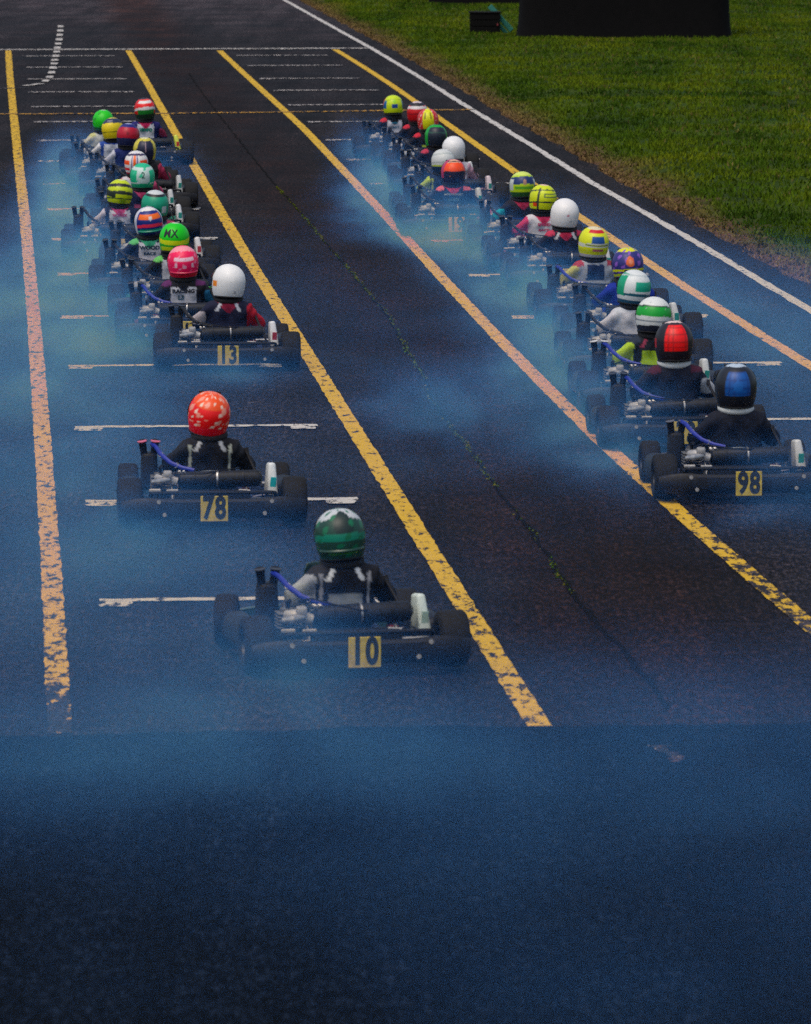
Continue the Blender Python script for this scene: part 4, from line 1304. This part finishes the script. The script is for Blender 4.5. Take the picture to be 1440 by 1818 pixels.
 ('R8', 1.276, 51.994, .767, 0.5, dict(body=(.5, .1, .15)),
  dict(seed=31, yaw=10, hel=[('base', (.56, .64, .012)), ('band', .80, 1.1, (.66, .45, .35)), ('band', .46, .54, .15, (.03, .05, .03)), ('rect', -20, 70, .10, .30, (.06, .10, .05)), ('rect', -10, 60, .15, .26, (.50, .60, .02)), ('band', -.22, -.10, .18, (.02, .03, .03)), ('rect', -46, -38, -1, .6, (.03, .04, .03)), ('rect', -70, -46, -.6, -.3, (.65, .08, .02)), ('band', -1.1, -.78, BLK)],
       suit=dict(base=(.60, .56, .58), collar=(.60, .03, .08), yoke=(.70, .03, .10), arm_l=(.55, .04, .12), panel=(.64, .62, .64)), text=[('SPEED', .395, .036, (.6, .03, .12), 0, 1.2), ('RACE', .345, .03, (.6, .05, .14), 0, 1.3)]),
  'lime yellow helmet with thin black bands', 'white suit with pink-red trim'),
 ('R9', 1.122, 54.109, .759, 0.5, dict(body=(.02, .1, .3)),
  dict(hel=[('base', (.42, .58, .02)), ('band', .58, 1.1, .1, (.56, .66, .16)), ('band', .10, .50, .12, (.012, .03, .12)), ('disc', 0, .2, .14, (.35, .20, .14)), ('rect', -110, -55, -.4, .3, (.5, .54, .5)), ('rect', 55, 110, -.4, .3, (.5, .54, .5)), ('rect', -45, 45, -.30, -.05, (.10, .34, .03)), ('band', -1.1, -.55, (.02, .08, .02))],
       suit=dict(base=(.012, .012, .020), elbow_l=(.012, .42, .55), yoke=(.45, .02, .06), low=(.01, .04, .2))),
  'lime, dark blue and white helmet', 'black suit with cyan elbow patch'),
 ('R10', 0.464, 56.527, .738, 0.5, dict(num='19', body=(.3, .05, .05), guard=(.62, .55, .55), sticker=(.7, .05, .06), trim=simple('white_seat_edge', (.55, .6, .62), .5)),
  dict(hel=[('base', (.012, .010, .03)), ('band', .60, 1.1, .06, (.62, .36, .24)), ('band', .66, .74, .06, (.05, .03, .04)), ('band', .12, .60, .08, (.80, .09, .008)), ('swirl', 2.6, 1.35, (.80, .30, .04)), ('side', 62, (.40, .05, .12)), ('band', -1.1, -.5, (.012, .012, .04))],
       suit=dict(base=(.008, .012, .045), collar=(.55, .03, .08), yoke=(.62, .03, .08), sh=(.60, .12, .14)), text=[('MOTORSPORT', .40, .026, (.30, .36, .42), 0, 1.1), ('KARTS', .345, .034, (.10, .22, .26), 0, 1.1)]),
  'orange-banded black helmet', 'navy suit with red collar'),
 ('R12', 0.392, 58.441, .732, 0.5, dict(body=(.3, .35, .1)),
  dict(hel=[('base', (.56, .58, .56)), ('band', .45, .55, .15, (.40, .44, .42)), ('band', -.05, .05, .15, (.38, .42, .40)), ('band', -.45, -.25, .1, (.42, .52, .06)), ('band', -1.1, -.45, (.012, .03, .08))],
       suit=dict(base=(.012, .03, .08), arm_l=(.40, .52, .06), pipe=(.4, .5, .08))),
  'off-white helmet with yellow lower band', 'dark suit, just behind kart 19'),
 ('R11', 0.526, 60.455, .758, 0.5, dict(body=(.5, .3, .35), guard=(.6, .5, .52)),
  dict(hel=[('base', (.75, .75, .74)), ('band', -1.1, -.9, (.4, .4, .42))],
       suit=dict(base=(.50, .46, .50), arm_r=(.52, .30, .36), arm_l=(.02, .05, .16), panel=(.03, .06, .2))),
  'white helmet between off-white and green-rimmed ones', 'pink-sleeved suit'),
 ('R13', 0.360, 63.074, .749, 0.5, dict(body=(.02, .15, .05)),
  dict(hel=[('base', (.010, .016, .03)), ('band', .62, .84, .20, (.015, .32, .03)), ('band', .84, 1.1, (.012, .04, .02)), ('band', .20, .28, .1, (.02, .07, .05)), ('side', 58, (.015, .30, .04))],
       suit=dict(base=(.010, .014, .04), sh_l=(.45, .04, .08))),
  'black helmet rimmed in green', 'dark navy suit'),
 ('R14', 0.278, 66.197, .772, 0.5, dict(body=(.3, .02, .02)),
  dict(seed=17, hel=[('base', (.55, .05, .05)), ('swirl', 2.2, .7, (.62, .40, .36)), ('rect', -34, 34, -1, 1.1, (.64, .64, .01)), ('rect', -24, -14, .1, .5, (.20, .20, .02)), ('rect', 14, 24, .1, .5, (.2, .2, .02)), ('band', .84, 1.1, (.66, .62, .2)), ('band', -1.1, -.82, (.06, .08, .02))],
       suit=dict(base=(.010, .010, .018), sh_l=(.55, .02, .04), low=(.012, .016, .03), panel2=(.45, .60, .02))),
  'yellow-striped red helmet', 'black suit with lime mark'),
 ('R15', 0.136, 68.111, .767, 0.5, dict(body=(.3, .02, .03)),
  dict(hel=[('base', (.50, .012, .025)), ('band', .70, 1.1, (.55, .46, .46)), ('band', .48, .74, .05, (.012, .010, .014)), ('band', .28, .46, .08, (.62, .58, .57)), ('band', -.1, .0, .1, (.22, .01, .02)), ('band', -1.1, -.75, (.10, .01, .02))],
       suit=dict(base=(.012, .010, .018), sh=(.50, .02, .04))),
  'red helmet with white and black bands', 'second in the right file'),
 ('R16', -0.112, 69.823, .762, 0.5, dict(body=(.05, .06, .08), guard=(.5, .5, .5)),
  dict(hel=[('base', (.50, .64, .012)), ('disc', 0, .30, .16, (.32, .58, .02)), ('rect', -16, 16, -.25, .12, (.012, .05, .24)), ('rect', -90, -52, -.3, .35, (.012, .10, .28)), ('rect', 52, 90, -.3, .35, (.03, .10, .2)), ('band', .40, .46, .2, (.28, .38, .02)), ('rect', -100, -80, .0, .5, (.6, .1, .03)), ('band', -1.1, -.72, (.02, .03, .02))],
       suit=dict(base=(.012, .012, .02), panel=(.58, .58, .64), panel_w=.09, yoke=BLK, sh_l=(.5, .02, .03), elbow_r=(.4, .02, .04)), text=[('APEX', .42, .026, (.02, .25, .4), 0, 1.3), ('KART', .365, .034, (.02, .12, .2), 0, 1.3)]),
  'neon yellow helmet with a blue square', 'white panelled suit, leading the right file'),
]
SITTING = 0.30          # helmet centre ahead of the rear axle
for name, hx, hy, hh, off, ks, ds, hdesc, sdesc in KARTS:
    rz = R(4.2 + off)
    fwd = Vector((-math.sin(rz), math.cos(rz), 0))
    base = Vector((hx, hy, 0)) - fwd * SITTING
    base.z = 0.009
    if name == 'L1':
        base.x += 0.0
    k = build_kart(base, rz, ks)
    side_w = 'left' if name[0] == 'L' else 'right'
    num = (' number ' + ks['num']) if ks.get('num') else ''
    tag(k, 'racing kart%s under the %s' % (num, hdesc), 'kart', 'karts running down the start grid')
    ds = dict(ds, h=hh)
    d = build_driver(base, rz, ds)
    tag(d, 'driver with %s, %s' % (hdesc, sdesc), 'person', 'kart drivers on the start grid')

# ================================================================== EXHAUST SMOKE (voxel volumes hugging the ground)
def smoke_material(name, col, dens):
    m = bpy.data.materials.new(name)
    m.use_nodes = True
    nt = m.node_tree
    nt.nodes.clear()
    out = nt.nodes.new('ShaderNodeOutputMaterial')
    pv = nt.nodes.new('ShaderNodeVolumePrincipled')
    pv.inputs['Color'].default_value = (*col, 1)
    pv.inputs['Density'].default_value = dens
    pv.inputs['Density Attribute'].default_value = 'density'
    pv.inputs['Absorption Color'].default_value = (1, 1, 1, 1)      # pure scattering: blue light is scattered, red passes
    pv.inputs['Anisotropy'].default_value = 0.35
    nt.links.new(pv.outputs[0], out.inputs['Volume'])
    return m
M_SMOKE = smoke_material('blue_exhaust_smoke', (0.10, 0.39, 1.0), 1.8)

def smoke_bank(name, label, lo, hi, blobs, base=0.0, voxel=(0.12, 0.20, 0.06), nscale=(0.55, 0.28, 1.0), n_thin=0):
    ng = bpy.data.node_groups.new(name, 'GeometryNodeTree')
    ng.interface.new_socket('Geometry', in_out='OUTPUT', socket_type='NodeSocketGeometry')
    N, Lk = ng.nodes, ng.links
    out = N.new('NodeGroupOutput')
    vc = N.new('GeometryNodeVolumeCube')
    vc.inputs['Min'].default_value = lo
    vc.inputs['Max'].default_value = hi
    for i, ax in enumerate('XYZ'):
        vc.inputs['Resolution ' + ax].default_value = max(4, int((hi[i] - lo[i]) / voxel[i]))
    pos = N.new('GeometryNodeInputPosition').outputs[0]
    def mt(op, a, b2=None, c=None, clamp=False):
        n = N.new('ShaderNodeMath'); n.operation = op; n.use_clamp = clamp
        for i, v in enumerate((a, b2, c)):
            if v is None: continue
            if hasattr(v, 'is_linked'): Lk.new(v, n.inputs[i])
            else: n.inputs[i].default_value = v
        return n.outputs[0]
    sep = N.new('ShaderNodeSeparateXYZ'); Lk.new(pos, sep.inputs[0])
    X, Y, Z = sep.outputs[0], sep.outputs[1], sep.outputs[2]
    tot = thin = None
    for bi, (cx, cyy, sx, sy, amp, hz, slant) in enumerate(blobs):
        dy = mt('SUBTRACT', Y, cyy)
        dx = mt('SUBTRACT', mt('SUBTRACT', X, cx), mt('MULTIPLY', dy, slant))
        q = mt('ADD', mt('POWER', mt('ABSOLUTE', mt('DIVIDE', dx, sx)), 2.0), mt('POWER', mt('ABSOLUTE', mt('DIVIDE', dy, sy)), 2.0))
        q = mt('ADD', q, mt('POWER', mt('DIVIDE', mt('MAXIMUM', Z, 0.0), hz), 1.6))
        e = mt('MULTIPLY', mt('EXPONENT', mt('MULTIPLY', q, -1.0)), amp)
        if bi < n_thin:
            thin = e if thin is None else mt('ADD', thin, e)
        else:
            tot = e if tot is None else mt('ADD', tot, e)
    if base:
        tot = mt('ADD', tot, mt('MULTIPLY', mt('EXPONENT', mt('MULTIPLY', mt('POWER', mt('DIVIDE', mt('MAXIMUM', Z, 0.0), 0.5), 1.6), -1.0)), base))
    mp = N.new('ShaderNodeVectorMath'); mp.operation = 'MULTIPLY'
    Lk.new(pos, mp.inputs[0]); mp.inputs[1].default_value = nscale
    nz = N.new('ShaderNodeTexNoise')
    nz.inputs['Scale'].default_value = 1.6; nz.inputs['Detail'].default_value = 4.0; nz.inputs['Roughness'].default_value = 0.55
    nz.inputs['Distortion'].default_value = 0.5
    Lk.new(mp.outputs[0], nz.inputs['Vector'])
    f = mt('MULTIPLY', mt('SUBTRACT', nz.outputs[0], 0.35), 6.0)
    f = mt('MINIMUM', mt('MAXIMUM', f, 0.05), 2.2)
    n2 = N.new('ShaderNodeTexNoise')
    n2.inputs['Scale'].default_value = 1.0; n2.inputs['Detail'].default_value = 3.0; n2.inputs['Roughness'].default_value = 0.6; n2.inputs['Distortion'].default_value = 1.2
    m2 = N.new('ShaderNodeVectorMath'); m2.operation = 'MULTIPLY'
    Lk.new(pos, m2.inputs[0]); m2.inputs[1].default_value = (2.2, 0.85, 3.0)
    Lk.new(m2.outputs[0], n2.inputs['Vector'])
    wisp = mt('MINIMUM', mt('MAXIMUM', mt('MULTIPLY', mt('SUBTRACT', n2.outputs[0], 0.38), 7.5), 0.15), 2.0)
    d = mt('MULTIPLY', mt('MULTIPLY', tot, f), wisp)
    if thin is not None:
        d = mt('ADD', d, mt('MULTIPLY', thin, mt('ADD', mt('MULTIPLY', f, 0.50), 0.50)))
    # fade to nothing at the walls of the bank
    for S, a, b2, w in ((X, lo[0], hi[0], 0.8), (Y, lo[1], hi[1], 2.0)):
        d = mt('MULTIPLY', d, mt('DIVIDE', mt('SUBTRACT', S, a), w, clamp=True))
        d = mt('MULTIPLY', d, mt('DIVIDE', mt('SUBTRACT', b2, S), w, clamp=True))
    d = mt('MULTIPLY', d, mt('DIVIDE', mt('SUBTRACT', hi[2], Z), 0.3, clamp=True))
    d = mt('MAXIMUM', mt('SUBTRACT', d, 0.006), 0.0)
    Lk.new(d, vc.inputs['Density'])
    sm = N.new('GeometryNodeSetMaterial')
    sm.inputs['Material'].default_value = M_SMOKE
    Lk.new(vc.outputs[0], sm.inputs['Geometry'])
    Lk.new(sm.outputs[0], out.inputs[0])
    me = bpy.data.meshes.new(name)
    me.materials.append(M_SMOKE)
    o = bpy.data.objects.new(name, me)
    COL.objects.link(o)
    md = o.modifiers.new('smoke', 'NODES')
    md.node_group = ng
    return tag(o, label, 'smoke', kind='stuff')

SL = -0.073
# blobs: x, y, half-width, half-length, density, height, slant dx/dy
smoke_bank('exhaust_smoke', 'blue exhaust smoke hugging the track round and behind the karts', (-6.5, 16.5, 0.0), (6.5, 73.0, 0.95), [
    # thin even haze over the grid and the foreground
    (-3.0, 41.0, 1.3, 13.0, 0.24, .22, SL), (2.9, 41.0, 1.1, 11.0, 0.24, .24, SL), (-0.4, 42.0, 2.0, 12.0, 0.04, .31, SL), (-1.2, 24.1, 1.7, 1.5, 0.30, .21, 0), (1.2, 23.4, 1.8, 2.7, 0.22, .22, 0), (1.0, 19.5, 1.7, 2.6, 0.10, .22, 0), (4.1, 46.0, 0.7, 5.0, 0.15, .25, SL), (-1.7, 30.0, 1.2, 4.0, 0.24, .22, SL),
    # left file
    (-3.80, 65.5, 0.33, 3.0, 0.79, .27, SL), (-3.0, 66.0, 0.5, 3.0, 0.12, .28, SL), (-3.42, 58.0, 0.38, 6.0, 0.86, .26, SL), (-2.90, 50.0, 0.38, 4.5, 0.92, .27, SL), (-2.32, 44.5, 0.36, 2.6, 0.89, .26, SL),
    (-3.2, 46.0, 0.6, 4.5, 0.42, .28, SL), (-2.3, 38.0, 0.8, 3.6, 0.22, .27, SL), (-1.55, 32.2, 0.36, 1.3, 0.52, .31, SL), (-1.1, 31.5, 0.5, 0.9, 0.21, .20, SL), (-1.3, 41.3, 0.5, 0.8, 0.25, .20, SL),
    # right file
    (-0.24, 66.3, 0.33, 3.2, 0.74, .26, SL), (-0.04, 57.8, 0.40, 3.4, 1.11, .28, SL), (0.55, 54.3, 0.36, 2.4, 0.79, .27, SL), (0.85, 50.0, 0.38, 3.0, 0.74, .27, SL), (1.17, 45.5, 0.42, 3.0, 0.82, .27, SL), (1.17, 40.0, 0.38, 3.0, 0.89, .28, SL), (1.38, 36.0, 0.38, 1.6, 0.70, .27, SL),
    (2.25, 50.0, 0.5, 7.0, 0.15, .27, SL), (2.0, 33.3, 0.6, 1.2, 0.32, .24, SL), (0.3, 37.8, 0.6, 2.4, 0.22, .27, SL), (0.35, 56.0, 0.7, 1.2, 0.34, .26, SL),
    # behind the nearest kart and across the new asphalt
    (-0.70, 26.2, 0.45, 0.8, 0.55, .30, 0), (-1.4, 23.9, 1.0, 0.8, 0.18, .24, 0)], n_thin=8)
